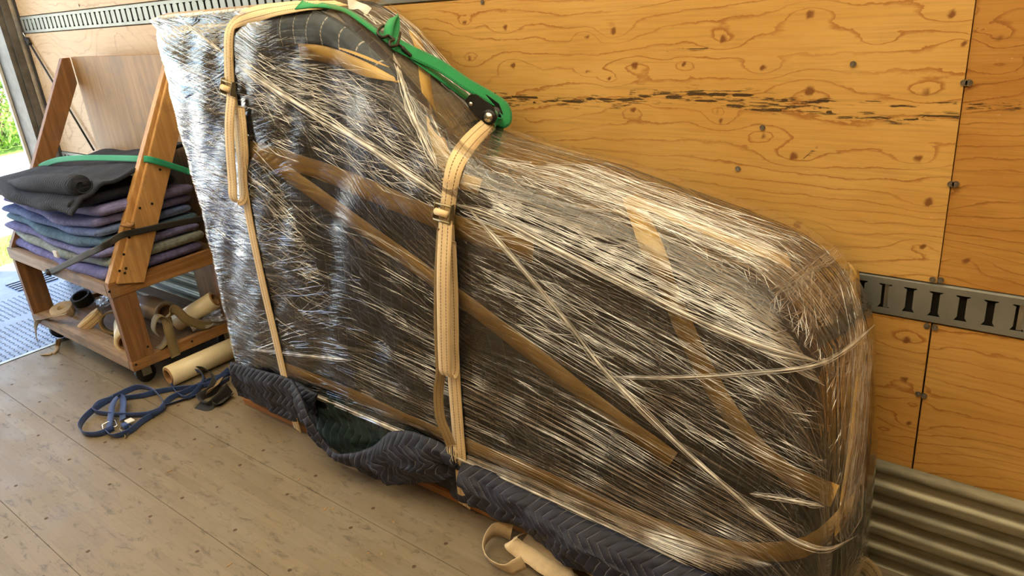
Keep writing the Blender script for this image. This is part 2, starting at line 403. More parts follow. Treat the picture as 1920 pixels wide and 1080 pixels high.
wall = mk('wall_right', [(XR, WY + .03, 0), (XF, WY + .03, 0), (XF, WY + .03, ZR), (XR, WY + .03, ZR), (XR, WY + .05, 0), (XF, WY + .05, 0), (XF, WY + .05, ZR), (XR, WY + .05, ZR)],
          [(0, 1, 2, 3), (7, 6, 5, 4), (0, 4, 5, 1), (3, 2, 6, 7), (0, 3, 7, 4), (1, 5, 6, 2)], 'post')
tag(wall, kind='structure')

def knots_px(lst):
    out = []
    for px, py, r in lst:
        p = ony(px, py, WY); out.append((p[0], p[2], r))
    return out
KN = knots_px([(1356, 73, .011), (1519, 27, .011), (1518, 171, .014), (1431, 128, .009), (1352, 228, .008), (1433, 254, .008), (1488, 293, .012),
               (1736, 172, .009), (1784, 26, .010), (1808, 84, .007), (1721, 298, .010), (1741, 379, .012), (1495, 422, .012), (1729, 462, .008), (871, 43, .009),
               (947, 52, .010), (881, 109, .009), (962, 123, .011), (1150, 58, .011), (1100, 69, .007), (1190, 123, .012), (1102, 135, .006), (1283, 121, .006),
               (1141, 147, .007), (1187, 206, .010), (965, 224, .007), (1345, 208, .006), (1650, 72, .006), (1870, 69, .009), (1877, 126, .006), (1700, 638, .012), (1695, 712, .010), (1705, 795, .008), (1713, 757, .006), (1657, 808, .006), (1808, 490, .009)])
def panel(name, x0, x1, z0, z1, mat, seed, y=WY, kx=1., dens=15., cracks=(), step=.009, tilt=0.):
    nx = int((x1 - x0) / step) + 2; nz = int((z1 - z0) / step) + 2
    X, Z = np.meshgrid(np.linspace(x0, x1, nx), np.linspace(z0, z1, nz), indexing='ij')
    g = dens * Z + dens * tilt * X + 2.6 * snoise(X * .26 * kx, Z * 1.0, seed, 2) + .55 * snoise(X * .8 * kx, Z * 2.4, seed + 1, 2) + .12 * snoise(X * 3, Z * 4, seed + 2, 2)
    kn = np.zeros_like(X)
    for (a, c, r) in KN:
        if a < x0 - .1 or a > x1 + .1 or c < z0 - .1 or c > z1 + .1: continue
        d2 = ((X - a) / (r * 5.5)) ** 2 + ((Z - c) / (r * 2.4)) ** 2
        g += 1.3 * np.exp(-d2) * np.sign(math.sin(a * 91 + c * 37) + .2)
        kn = np.maximum(kn, np.exp(-(((X - a) / (r * .72)) ** 2 + ((Z - c) / (r * .68)) ** 2)))
    ck = np.zeros_like(X)
    for poly, wd in cracks:
        P = np.array(poly); zc = np.interp(X, P[:, 0], P[:, 1]); on = (X > P[0, 0]) & (X < P[-1, 0])
        zc = zc + .006 * snoise(X * 5, X * 0, seed + 9, 3)
        ck = np.maximum(ck, on * np.exp(-((Z - zc) / wd) ** 2) * (.80 if wd > .015 else 1))
    f = np.c_[X.ravel(), np.full(X.size, y), Z.ravel()]
    vs = list(map(tuple, f)); fs = [q[::-1] for q in gridfaces(nx, nz)]; fs = [q[::-1] for q in fs]
    n0 = len(vs); yb = y + .012
    vs += [(x0, yb, z0), (x1, yb, z0), (x1, yb, z1), (x0, yb, z1)]
    bl, br, tr, tl = 0, (nx - 1) * nz, (nx - 1) * nz + nz - 1, nz - 1
    fs += [tuple([i * nz for i in range(nx)][::-1]) + (n0, n0 + 1), tuple(i * nz + nz - 1 for i in range(nx)) + (n0 + 2, n0 + 3),
           tuple(range(nz)) + (n0 + 3, n0), tuple(range(br, br + nz))[::-1] + (n0 + 1, n0 + 2)]
    e = [0] * 4
    return mk(name, vs, fs, mat, wall, attr=dict(grain=list(g.ravel()) + e, knot=list(kn.ravel()) + e, crack=list(ck.ravel()) + e))
def cpx(l): return sorted([tuple(ony(a, b, WY)[[0, 2]]) for a, b in l])
CR = [(cpx([(900, 176), (980, 182), (1060, 190), (1130, 186), (1180, 188), (1240, 176), (1290, 186), (1350, 196), (1420, 210), (1480, 204), (1520, 197), (1570, 215), (1620, 221), (1680, 226), (1740, 218), (1800, 214)]), .0095),
      (cpx([(930, 196), (970, 199), (1010, 194)]), .004), (cpx([(1280, 176), (1380, 180), (1480, 188), (1540, 186), (1620, 196), (1700, 198), (1800, 188)]), .0045),
      (cpx([(1180, 186), (1300, 176), (1460, 192), (1560, 200)]), .028), (cpx([(900, 186), (1180, 196)]), .020), (cpx([(1250, 93), (1330, 93)]), .006), (cpx([(1505, 297), (1520, 285), (1535, 275)]), .006)]
ZT0, ZT1, ZU0, ZU1, ZC = .709, .809, 1.468, 1.563, .309
panel('plywood_panel', SEAMX - 2.438, SEAMX - .001, ZT1, ZU0, 'ply_a', 5, WY, dens=27., cracks=CR)
panel('plywood_panel', SEAMX + .001, XF, ZT1, ZU0, 'ply_b', 21, WY + .003, dens=34, kx=1.2, cracks=[(cpx([(1806, 202), (1860, 200), (1920, 203)]), .011)], step=.012)
panel('plywood_panel', XR + .05, SEAMX - 2.44, ZT1, ZU0, 'ply_daylit', 31, WY, dens=9, kx=3.0, step=.012)
panel('plywood_panel', SEAMX - 2.438, SEAMX - .002, ZC, ZT0, 'ply_c', 41, WY, dens=26, tilt=-.02)
panel('plywood_panel', SEAMX + .002, XF, ZC, ZT0, 'ply_c', 52, WY + .002, dens=30, kx=1.2, step=.012)
panel('plywood_panel', XR + .05, SEAMX - 2.44, ZC, ZT0, 'ply_daylit', 61, WY, dens=14, step=.02)
panel('plywood_panel', XR + .05, -2.5, ZU1, ZR, 'ply_daylit', 71, WY, dens=9, kx=2, step=.02)
panel('plywood_panel', -2.498, XF, ZU1, ZR, 'ply_a', 81, WY, dens=16, step=.03)

def track(z0, z1, y=WY - .002):
    mb = MB(); p = .0525; x0, x1 = XR + .035, XF; n = int((x1 - x0) / p); H = z1 - z0
    lip = .006; za, zb = z0 + H * .20, z1 - H * .20; fl = (zb - za) * .16; w1, w2 = .0075, .0135; th = .003
    def plate(poly): mb.prism([(a, y, b) for a, b in poly], (0, th, 0))
    plate([(x0, z0 + lip), (x1, z0 + lip), (x1, za), (x0, za)]); plate([(x0, zb), (x1, zb), (x1, z1 - lip), (x0, z1 - lip)])
    for zA, zB, yA, yB in ((z0, z0 + lip, y + .012, y), (z1 - lip, z1, y, y + .012)):
        mb.add([(x0, yA, zA), (x1, yA, zA), (x1, yB, zB), (x0, yB, zB)], [(0, 1, 2, 3)])
    for i in range(n + 1):
        a = x0 + i * p; b = a + p
        L_ = [(a + w2, za), (a + w1, za + fl), (a + w1, zb - fl * .6), (a + w2, zb - fl * .3), (a + w2, zb)]
        R_ = [(b - w2, zb), (b - w2, zb - fl * .3), (b - w1, zb - fl * .6), (b - w1, za + fl), (b - w2, za)]
        plate((L_ + R_)[::-1])
    t = mb.build('cargo_track', 'track', wall)
    MB().box(x0, x1, y + .02, y + .028, z0, z1).build('slot_shade_strip', 'dark', t)  # near-black strip stands in for the shade behind the slots
    sl = MB()
    for i in range(n + 1):                                # spring tongues seen through some of the slots
        if i % 7 in (1, 3): sl.box(x0 + i * p - .002, x0 + i * p + w1 + .001, y + .006, y + .009, za, zb)
    sl.build('slot_tongue', 'steel', t)
track(ZT0, ZT1); track(ZU0, ZU1)

# wall screws
sm = MB(); sm.tube([(0, .004, 0), (0, 0, 0)], .0065, 14); sm.tube([(0, .001, 0), (0, -.0012, 0)], [.0035, .0028], 10)
scr = sm.build('wall_screw', 'screw', wall, origin=np.zeros(3)); first = True
for px, py in [(1808, 155), (1817, 155), (1783, 345), (1792, 345), (1749, 524), (1764, 525), (1738, 611), (1753, 614), (1722, 738), (1733, 742), (1707, 888), (1430, 239), (1384, 316), (905, 4), (1600, 120), (60, 40), (148, 10)]:
    p = ony(px, py, WY); o = scr if first else scr.copy()
    if not first: COL.objects.link(o); o.parent = wall
    first = False; o.location = Vector((p[0], WY - .003, p[2])) - wloc(wall)

# corrugated lower wall
prof = []; n = 70
for i in range(n + 1):
    z = ZC + .012 - i / n * (ZC + .012); q = (z / .064) % 1.
    k = .5 + .5 * math.tanh(3.2 * math.sin(2 * math.pi * q)) / math.tanh(3.2)
    prof.append((WY - .004 - 0.013 * (1 - k) * min(1, (ZC + .012 - z) / .02), z))
xs = np.linspace(XR + .05, XF, 40); vs = [(x, a, b) for x in xs for a, b in prof]
mk('corrugated_panel', vs, gridfaces(len(xs), n + 1), 'corr', wall, smooth=True)

# floor: long boards with screws
def floor_mat():
    m, t, b = nodes('worn hardwood floor')
    oi = N(t, 'ShaderNodeObjectInfo').outputs['Random']
    c0 = N(t, 'ShaderNodeTexCoord').outputs['Object']; s = N(t, 'ShaderNodeSeparateXYZ'); L(t, c0, s.inputs[0])
    # laminated strips ~35 mm
    yi = math_(t, 'FLOOR', math_(t, 'DIVIDE', s.outputs[1], .0356)); wn = N(t, 'ShaderNodeTexWhiteNoise', noise_dimensions='2D')
    cx = N(t, 'ShaderNodeCombineXYZ'); L(t, yi, cx.inputs[0])
    xo = math_(t, 'FLOOR', math_(t, 'DIVIDE', math_(t, 'ADD', s.outputs[0], math_(t, 'MULTIPLY', yi, .37)), .9)); L(t, xo, cx.inputs[1]); L(t, cx.outputs[0], wn.inputs[0])
    seam = ramp(t, math_(t, 'ABSOLUTE', math_(t, 'SUBTRACT', math_(t, 'FRACT', math_(t, 'DIVIDE', s.outputs[1], .0356)), .5)), .47, .5)
    gr = noise(t, coord(t, 'Object', (2, 40, 1)), 3, 5, .7); blot = noise(t, coord(t, 'Object', (1, 1.6, 1)), 3.5, 6, .7); smear = noise(t, coord(t, 'Object', (2.5, 7, 1)), 6, 6, .75, .5)
    c = mixc(t, wn.outputs[0], (.200, .154, .094), (.248, .196, .124))
    c = mixc(t, ramp(t, gr, .35, .7, 0, .35), c, (.155, .12, .078))
    c = mixc(t, ramp(t, blot, .42, .68, 0, .6), c, (.235, .200, .150))
    c = mixc(t, ramp(t, smear, .52, .68, 0, .85), c, (.105, .078, .05))
    sc1 = noise(t, coord(t, 'Object', (9, 3, 1), rot=(0, 0, .5)), 4, 4, .6, 1.2)
    c = mixc(t, ramp(t, sc1, .66, .72, 0, .35), c, (.15, .12, .10))
    c = mixc(t, math_(t, 'MULTIPLY', seam, ramp(t, blot, .45, .6, .05, .4)), c, (.14, .10, .06))
    pw = noise(t, coord(t, 'Object', (1.6, 3, 1)), 6, 5, .7); c = mixc(t, ramp(t, pw, .66, .76, 0, .4), c, (.40, .375, .35))
    L(t, c, b.inputs['Base Color'])
    L(t, ramp(t, blot, .3, .7, .42, .62), b.inputs['Roughness'])
    b.inputs['Specular IOR Level'].default_value = .55
    bump(t, b, math_(t, 'ADD', gr, math_(t, 'MULTIPLY', smear, .8)), .2, .002)
    return m
MT['floor'] = floor_mat()
XT = -4.075                                              # where the boards meet the steel sill
floor = MB().box(XT, XF, YO, WY + .03, -.06, -.031).build('floor', 'post'); tag(floor, kind='structure')
seams = [YO, -.48, -.16, .16, .48, .80, 1.12, 1.44, WY]
for a, b in zip(seams[:-1], seams[1:]):
    MB().box(XT + .004, XF, a + .0006, b - .0006, -.03, 0, .0008).build('floor_board', 'floor', floor)
hm = MB(); hm.tube([(0, 0, .0002), (0, 0, .0007)], [.0065, .0055], 12); h = hm.build('floor_screw', 'screwhole', floor, origin=np.zeros(3)); first = True
for ix in range(13):
    for yr in (.42, .54, .738, .856, 1.063, 1.172, 1.38):
        x = -3.783 + .3028 * ix + random.uniform(-.008, .008)
        if x > -.6: continue
        o = h if first else h.copy()
        if not first: COL.objects.link(o); o.parent = floor
        first = False; o.location = Vector((x, yr + random.uniform(-.008, .008), 0)) - wloc(floor); o.rotation_euler.z = random.uniform(0, 6)
for px, py in [(523, 828), (380, 882), (398, 838), (610, 955), (737, 980), (690, 1038), (716, 1039), (318, 884), (560, 900), (430, 1060), (484, 1035), (625, 954)]:   # wood chips
    p = onz(px, py, 0); a = random.uniform(0, 3); l = random.uniform(.004, .014)
    o = MB().prism([(p[0] + l * math.cos(a), p[1] + l * math.sin(a), 0), (p[0] - .003 * math.sin(a), p[1] + .003 * math.cos(a), 0), (p[0] - l * math.cos(a), p[1] - l * math.sin(a), 0)], (0, 0, .002)).build('wood_chip', 'cart_plank', floor)

# steel sill with tread and the lift platform behind it
MT['tread'] = plain('tread plate steel', (.20, .25, .34), .42, .6, .12, 6, bmp=.03)
XS = -5.135
sill = MB().box(XS, XT - .002, YO, WY + .03, -.06, -.004, .002).build('steel_sill_floor', 'tread'); tag(sill, kind='structure')
dm = MB(); i = 0
for a in np.arange(XS + .04, XT - .03, .030):
    i += 1
    for k, b in enumerate(np.arange(.35, WY - .02, .030)):
        if -4.72 < a < -4.62: continue
        s_ = 1 if (i + k) % 2 else -1; c, d = .0115, .0045
        u = (c * .707, c * .707 * s_); v = (-d * .707 * s_, d * .707)
        dm.add([(a + u[0], b + u[1], -.0038), (a + v[0], b + v[1], -.0038), (a - u[0], b - u[1], -.0038), (a - v[0], b - v[1], -.0038), (a, b, -.0005)], [(0, 1, 4), (1, 2, 4), (2, 3, 4), (3, 0, 4)])
tag(dm.build('tread_pattern', 'tread', sill), kind='stuff')
MB().box(XT - .03, XT - .004, YO, WY, -.004, .0015, .001).build('sill_edge_strip', 'steel', sill)
plat = MB().box(-5.95, XS - .02, -.5, 1.72, -.10, -.012, .004).build('lift_platform', 'tread'); tag(plat, 'pale blue-grey steel lift platform beyond the sill', 'platform')
pm = MB()
for k in range(5): pm.box(-5.45 + k * .05, -5.425 + k * .05, 1.38, 1.62, -.0119, -.006, .002)
pm.build('grip_rib', 'tread', plat)
for k in range(9): MB().cyl((-5.93, .3 + k * .17, -.02), (-5.93, .3 + k * .17, .012), .018, 10).build('edge_stud', 'blackmetal', plat)

# rear frame post, roof, other walls
MT['roof'] = None
def roof_mat():
    m = bpy.data.materials.new('translucent fibreglass roof'); m.use_nodes = True; t = m.node_tree; t.nodes.clear()
    n = noise(t, coord(t), 3, 3); c = mixc(t, n, (.70, .575, .36), (.66, .54, .33))
    tl = N(t, 'ShaderNodeBsdfTranslucent'); df = N(t, 'ShaderNodeBsdfDiffuse'); L(t, c, tl.inputs[0]); df.inputs[0].default_value = (.75, .66, .48, 1)
    mx = N(t, 'ShaderNodeMixShader'); mx.inputs[0].default_value = .4; L(t, tl.outputs[0], mx.inputs[1]); L(t, df.outputs[0], mx.inputs[2])
    o = N(t, 'ShaderNodeOutputMaterial'); L(t, mx.outputs[0], o.inputs[0]); return m
MT['roof'] = roof_mat()
ceil = MB().add([(XR - .25, YO - .05, ZR), (XF + .05, YO - .05, ZR), (XF + .05, WY + .06, ZR), (XR - .25, WY + .06, ZR)], [(0, 1, 2, 3)]).build('ceiling', 'roof'); tag(ceil, kind='structure')
bw = MB()
for k in range(11): bw.box(XR + .3 + k * .6, XR + .35 + k * .6, YO, WY, ZR - .06, ZR - .01)
bw.build('roof_bow', 'steel', ceil)
MT['ply_o'] = wood('plywood opposite', (.34, .21, .09), (.24, .14, .05), 'x', freq=.4)
tag(MB().box(XR, XF, YO - .05, YO, 0, ZR).build('wall_left', 'ply_o'), kind='structure')
tag(MB().box(XF, XF + .05, YO, WY + .05, 0, ZR).build('wall_front', 'ply_o'), kind='structure')
po = MB().box(-5.20, XR - .01, 1.672, WY + .05, -.05, ZR + .1, .003).build('trim_1', 'post'); tag(po, kind='structure')
MB().box(-5.21, -5.18, 1.655, 1.671, 0, ZR, .002).build('door_seal', 'paint', po)
MB().box(XR + .012, XR + .022, 1.735, WY + .01, 0, ZR).build('aluminium_angle', 'alu', po)
MB().box(XR - .008, XR + .010, 1.70, WY + .01, 0, ZR).build('dark_channel', 'post', po)
MB().box(XR + .024, XR + .049, WY - .003, WY + .02, 0, ZR).build('dark_filler', 'dark', po)
tag(MB().box(-5.20, XR - .01, YO - .05, YO + .04, -.05, ZR + .1).build('trim_2', 'post'), kind='structure')
tag(MB().box(-5.20, XR - .01, YO - .05, WY + .05, ZR - .12, ZR + .1).build('trim_3', 'post'), kind='structure')
a, b = ony(50, 72, WY - .012), ony(176, 282, WY - .012)
cord = thing('bungee_cord', (b + (0, .008, 0)), 'thin black cord stretched diagonally across the rear plywood', 'cord')
MB().tube([a, b], .0055, 8).build('cord', 'rubber', cord, True)
MB().tube([a, a + (b - a) * .055], [.012, .010], 10).build('end_sleeve', 'rubber', cord, True)
MB().tube([a, a + (-.015, -.005, .03), a + (-.03, .003, .035), a + (-.035, .004, .02)], .0028, 6).build('hook', 'chrome', cord, True)

# ------------------------------------------------------------------ outside
def grass_mat():
    m, t, b = nodes('sunlit lawn'); n = noise(t, coord(t), 3, 6, .7); n2 = noise(t, coord(t), 40, 3)
    c = mixc(t, ramp(t, n, .35, .65), (.14, .30, .03), (.26, .42, .06)); c = mixc(t, ramp(t, n2, .4, .7, 0, .5), c, (.10, .2, .02))
    L(t, c, b.inputs['Base Color']); b.inputs['Roughness'].default_value = .8; bump(t, b, n2, .6, .03); return m
MT['grass'] = grass_mat()
MT['gravel'] = plain('pale paving', (.62, .60, .55), .8, 0, .1, 5)
MT['leaf'] = plain('bush leaf', (.20, .36, .05), .5, 0, .4, 3); MT['leafd'] = plain('brown twig', (.12, .08, .04), .8)
G = -1.05
tag(mk('ground', [(-60, -50, G), (8, -50, G), (8, 60, G), (-60, 60, G)], [(0, 1, 2, 3)], 'grass'), kind='structure')
tag(MB().box(-32, -5.0, -16, 1.35, G - .05, G + .015).build('reflector_paving', 'gravel'), kind='structure')  # unseen pale paving, added so the film's left part reflects white
tag(MB().box(-19, -11.5, 1.36, 40, G - .05, G + .02).build('path', 'gravel'), kind='structure')
gv = []; gf = []
for k in range(9000):
    x = rng.uniform(-11.4, -6.4); y = rng.uniform(.5, 5.5); hh = rng.uniform(.03, .09); a = rng.uniform(0, 6.28); dx, dy = .006 * math.cos(a), .006 * math.sin(a); i0 = len(gv)
    gv += [(x - dx, y - dy, G), (x + dx, y + dy, G), (x + rng.normal() * .02, y + rng.normal() * .02, G + hh)]; gf.append((i0, i0 + 1, i0 + 2))
tag(mk('lawn_grass', gv, gf, 'grass'), 'bright green lawn grass behind the truck', 'grass', kind='stuff')
def bush(x, y, r, h, n, label):
    b = thing('bush', (x, y, G), label, 'bush', 'sunlit bushes outside the truck')
    vs = []; fs = []
    for k in range(n):
        d = rng.normal(size=3); d /= np.linalg.norm(d); q = np.array([x, y, G + h * .5]) + d * np.array([r, r, h * .5]) * rng.uniform(.55, 1.0) ** .5
        a = rng.normal(size=3); a /= np.linalg.norm(a); c = np.cross(a, rng.normal(size=3)); c /= np.linalg.norm(c); l = rng.uniform(.05, .11); i0 = len(vs)
        vs += [q - a * l, q + c * l * .45, q + a * l, q - c * l * .45]; fs.append((i0, i0 + 1, i0 + 2, i0 + 3))
    tag(mk('foliage', vs, fs, 'leaf', b), kind='stuff')
    mb = MB()
    for k in range(6):
        a = k * 1.05; mb.tube([(x, y, G), (x + .3 * r * math.cos(a), y + .3 * r * math.sin(a), G + h * .45), (x + .6 * r * math.cos(a), y + .6 * r * math.sin(a), G + h * .8)], [.04, .03, .012], 6)
    mb.build('branches', 'leafd', b)
bush(-22, 9.2, 2.0, 3.0, 5200, 'tall bright green bush seen past the rear post')
bush(-20.5, 6.0, 1.5, 1.9, 3800, 'low round sunlit bush nearest the lawn edge')
bush(-25, 5.4, 2.2, 2.6, 4200, 'pale distant bush at the left picture edge')
tag(MB().box(-34, -33.5, -10, 40, G, G + 9).build('wall_house', plain('white render', (.85, .84, .82), .8)), kind='structure')

# ================================================================== the wrapped grand piano standing on its side
YF, YB = 1.305, 1.705
TOP = np.array([(-2.585, 1.455), (-2.45, 1.472), (-2.25, 1.474), (-2.07, 1.476), (-1.90, 1.492), (-1.78, 1.488), (-1.68, 1.462), (-1.60, 1.41), (-1.52, 1.345), (-1.43, 1.265), (-1.35, 1.18), (-1.27, 1.115),
                (-1.15, 1.075), (-1.03, 1.048), (-.90, 1.015), (-.76, .982), (-.62, .945), (-.54, .918), (-.47, .868), (-.42, .80), (-.385, .72), (-.365, .62), (-.352, .48), (-.348, .30), (-.348, .04)])
XL = -2.585
_c = catmull(TOP, 400)
PROF = np.concatenate([[(XL, .04), (XL, .6), (XL, 1.2)], _c])           # left edge, top and right edge seen from the front
def sdist(x, z, prof):
    """distance to the outline (positive inside), vectorised"""
    x = np.asarray(x, float).ravel(); z = np.asarray(z, float).ravel(); P = np.array(prof)
    best = np.full(x.shape, 1e9)
    for a, b in zip(P[:-1], P[1:]):
        ab = b - a; t = np.clip(((x - a[0]) * ab[0] + (z - a[1]) * ab[1]) / (ab @ ab + 1e-12), 0, 1)
        best = np.minimum(best, (x - a[0] - t * ab[0]) ** 2 + (z - a[1] - t * ab[1]) ** 2)
    d = np.sqrt(best)
    ct = _c[_c[:, 0].argsort()]; top = np.interp(x, ct[:, 0], np.maximum.accumulate(ct[::-1, 1])[::-1])
    return np.where((x > XL) & (x < _c[-1, 0] + .002) & (z < top), d, -d)
GX = np.linspace(-2.75, -.2, 256); GZ = np.linspace(-.05, 1.6, 170)
_PR = PROF[::4] if len(PROF) > 200 else PROF
_PR = np.concatenate([PROF[:3], _c[::5], _c[-1:]])
SD = sdist(*np.meshgrid(GX, GZ, indexing='ij'), _PR).reshape(len(GX), len(GZ))
_gx, _gz = np.meshgrid(GX, GZ, indexing='ij')
LUM = .010 * snoise(_gx * .9, _gz * 1.1, 3, 2) + .004 * snoise(_gx * 3, _gz * 3, 4, 2)
def sd(x, z, T=None):
    SD_ = SD if T is None else T
    fx = np.clip((x - GX[0]) / (GX[1] - GX[0]), 0, len(GX) - 1.001); fz = np.clip((z - GZ[0]) / (GZ[1] - GZ[0]), 0, len(GZ) - 1.001)
    i = fx.astype(int); j = fz.astype(int); a = fx - i; b = fz - j
    return (SD_[i, j] * (1 - a) + SD_[i + 1, j] * a) * (1 - b) + (SD_[i, j + 1] * (1 - a) + SD_[i + 1, j + 1] * a) * b
def sway(x, y):
    """the curved side sits a little further left towards the wall"""
    t = np.clip((y - YF) / (YB - YF), 0, 1)
    return .16 * t * np.clip((x + 2.05) / .35, 0, 1) * np.clip((-1.0 - x) / .3, 0, 1)
RND = .075
def yfront(x, z, o=0.):
    d = np.clip((sd(x, z) + o) / RND, 0, 1)
    lum = sd(x, z, LUM)
    return YF - o + RND * (1 - np.sqrt(np.clip(1 - (1 - d) ** 2, 0, 1))) + lum * d
def shell(o, zb, nx=190, nz=84, ny=9, zbr=None, wrinkle=0.):
    """skin of the wrapped body offset outwards by o; returns verts, faces, uv"""
    s = (1 - np.cos(np.linspace(0, math.pi, nx))) / 2 * .55 + np.linspace(0, 1, nx) * .45
    X = XL - o + s * (_c[-1, 0] + 2 * o - XL)
    ct = _c[_c[:, 0].argsort()]; tz = np.maximum.accumulate(ct[::-1, 1])[::-1]
    nrm = np.gradient(tz, ct[:, 0]); k = np.sqrt(1 + np.clip(nrm, -6, 6) ** 2)
    top = np.interp(np.clip(X, ct[0, 0], ct[-1, 0] - .002), ct[:, 0], tz + 0 * k) + o * np.clip(np.interp(X, ct[:, 0], k), 1, 3)
    zbx = np.full(nx, zb) if zbr is None else zb + (zbr - zb) * np.clip((X + .9) / .5, 0, 1)
    top[-1] = zbx[-1] + .02 + .5 * 0; top = np.maximum(top, zbx + .02)
    vv = np.linspace(0, 1, nz); XX = np.repeat(X[:, None], nz, 1); ZZ = zbx[:, None] + vv[None] * (top - zbx)[:, None]
    YY = yfront(XX.ravel(), ZZ.ravel(), o).reshape(XX.shape)
    if wrinkle: YY = YY + wrinkle * snoise(XX * 1.5, ZZ * 9 + XX * 2.5, 17, 3)
    V = [np.c_[XX.ravel(), YY.ravel(), ZZ.ravel()]]; F = gridfaces(nx, nz); UV = [np.c_[XX.ravel(), np.repeat(vv[None], nx, 0).ravel()]]
    bd = [(0, j) for j in range(nz)] + [(i, nz - 1) for i in range(1, nx)] + [(nx - 1, j) for j in range(nz - 2, -1, -1)]
    bi = np.array([i * nz + j for i, j in bd]); bx = XX.ravel()[bi]; by = YY.ravel()[bi]; bz = ZZ.ravel()[bi]; prev = bi
    bu = UV[0][bi]
    for k in range(1, ny + 1):
        t = k / ny; y = by + (YB + min(o, .015) - by) * t; x = bx - sway(bx, y); back = np.clip((t - .82) / .18, 0, 1) ** 2 * .03
        cx, cz = -1.4, .6; l = np.sqrt((x - cx) ** 2 + (bz - cz) ** 2)
        xx = x - (x - cx) / l * back; z2 = np.where(bz > .3, bz - (bz - cz) / l * back, bz)
        off = sum(len(q) for q in V); V.append(np.c_[xx, y, z2])
        isx = np.array([(i in (0, nx - 1)) for i, j in bd]); dy = y - by
        UV.append(np.c_[np.where(isx, bu[:, 0] + dy, bu[:, 0]), np.where(isx, bu[:, 1], 1 + dy * 1.0)])
        cur = off + np.arange(len(bi)); F += [(int(prev[a]), int(prev[a + 1]), int(cur[a + 1]), int(cur[a])) for a in range(len(bi) - 1)]; prev = cur
    V = np.concatenate(V); UV = np.concatenate(UV)
    return V, [f[::-1] for f in F] if False else F, UV
def hit(P, o=.014):
    """first point where the sight lines through pixels P (n,2) meet the wrapped body"""
    P = np.asarray(P, float); D = (RM @ np.c_[P[:, 0] - 960, P[:, 1] - 540, np.full(len(P), FPX)].T).T
    ys = np.linspace(YF - o - .03, YB, 56); res = np.full(len(P), np.nan); done = np.zeros(len(P), bool); best = np.full(len(P), 9.); bY = np.full(len(P), 1.5)
    def val(y):
        s = y / D[:, 1]; x = D[:, 0] * s; z = CAM[2] + D[:, 2] * s; xs = x + sway(x, y); dd = sd(xs, z) + o
        g = np.minimum(dd, y - yfront(xs, z, o)); return g
    lo = np.full(len(P), ys[0])
    for y in ys:
        g = val(np.full(len(P), y)); ins = g > 0
        near = (-g < best) & ~done; best = np.where(near, -g, best); bY = np.where(near, y, bY)
        new = ins & ~done; res[new] = y; lo[new] = y - (ys[1] - ys[0]); done |= ins
    hi = res.copy(); hi[~done] = bY[~done]; lo[~done] = bY[~done]
    for _ in range(9):
        mid = (lo + hi) / 2; ins = val(mid) > 0; hi = np.where(ins, mid, hi); lo = np.where(ins, lo, mid)
    s = hi / D[:, 1]; return np.c_[D[:, 0] * s, hi, CAM[2] + D[:, 2] * s]
def nrm_at(p, o=.014):
    p = np.atleast_2d(p); e = .006
    def fld(q): xs = q[:, 0] + sway(q[:, 0], q[:, 1]); d = sd(xs, q[:, 2]) + o; return np.minimum(d, (q[:, 1] - yfront(xs, q[:, 2], o)))
    g = np.stack([fld(p - np.eye(3)[i] * e) - fld(p + np.eye(3)[i] * e) for i in range(3)], 1)
    return g / (np.linalg.norm(g, axis=1)[:, None] + 1e-9)

piano = thing('wrapped_piano', (-1.45, 1.5, .07), 'grand piano on its side in dark blankets, tape and clear stretch film', 'piano')
V, F, UV = shell(0., .075)
tag(mk('blanket_cover', V, F, 'q_grey', piano, True, UV), 'charcoal quilted blankets under the film')
# another blanket: blue-grey band over the top edge, brownish one on the curved side
def patch(name, quads, mat, o, label, n=26, m=10, th=.004):
    """cloth piece given by two pixel edges, laid on the body"""
    A = catmull(quads[0], n); B = catmull(quads[1], n); G_ = np.array([A + (B - A) * k for k in np.linspace(0, 1, m)]).transpose(1, 0, 2).reshape(-1, 2)
    P = hit(G_, o); Nn = nrm_at(P, o)
    vs = np.r_[P, P - Nn * th]; nf = gridfaces(n, m); fs = nf + [tuple(q + n * m for q in f[::-1]) for f in nf]
    ed = [i * m for i in range(n)] + [(n - 1) * m + j for j in range(1, m)] + [i * m + m - 1 for i in range(n - 2, -1, -1)] + [j for j in range(m - 2, 0, -1)]
    fs += [(ed[i], ed[i - 1], ed[i - 1] + n * m, ed[i] + n * m) for i in range(len(ed))]
    o_ = mk(name, vs, fs, mat, piano, True)
    if label: o_['label'] = label
    return o_
patch('blanket_band', ([(518, 40), (530, 22), (590, 22), (650, 52), (700, 92), (748, 136)], [(520, 88), (560, 82), (610, 86), (660, 104), (705, 124), (752, 150)]), 'q_bluegrey', .008, 'blue-grey quilted band along the top edge')
patch('blanket_side', ([(560, 10), (620, 10), (700, 12), (760, 40), (840, 125), (918, 215)], [(555, 20), (600, 20), (655, 50), (705, 90), (755, 138), (850, 240)]), 'q_brown', .006, 'brownish grey blanket on the curved side', 30, 14)
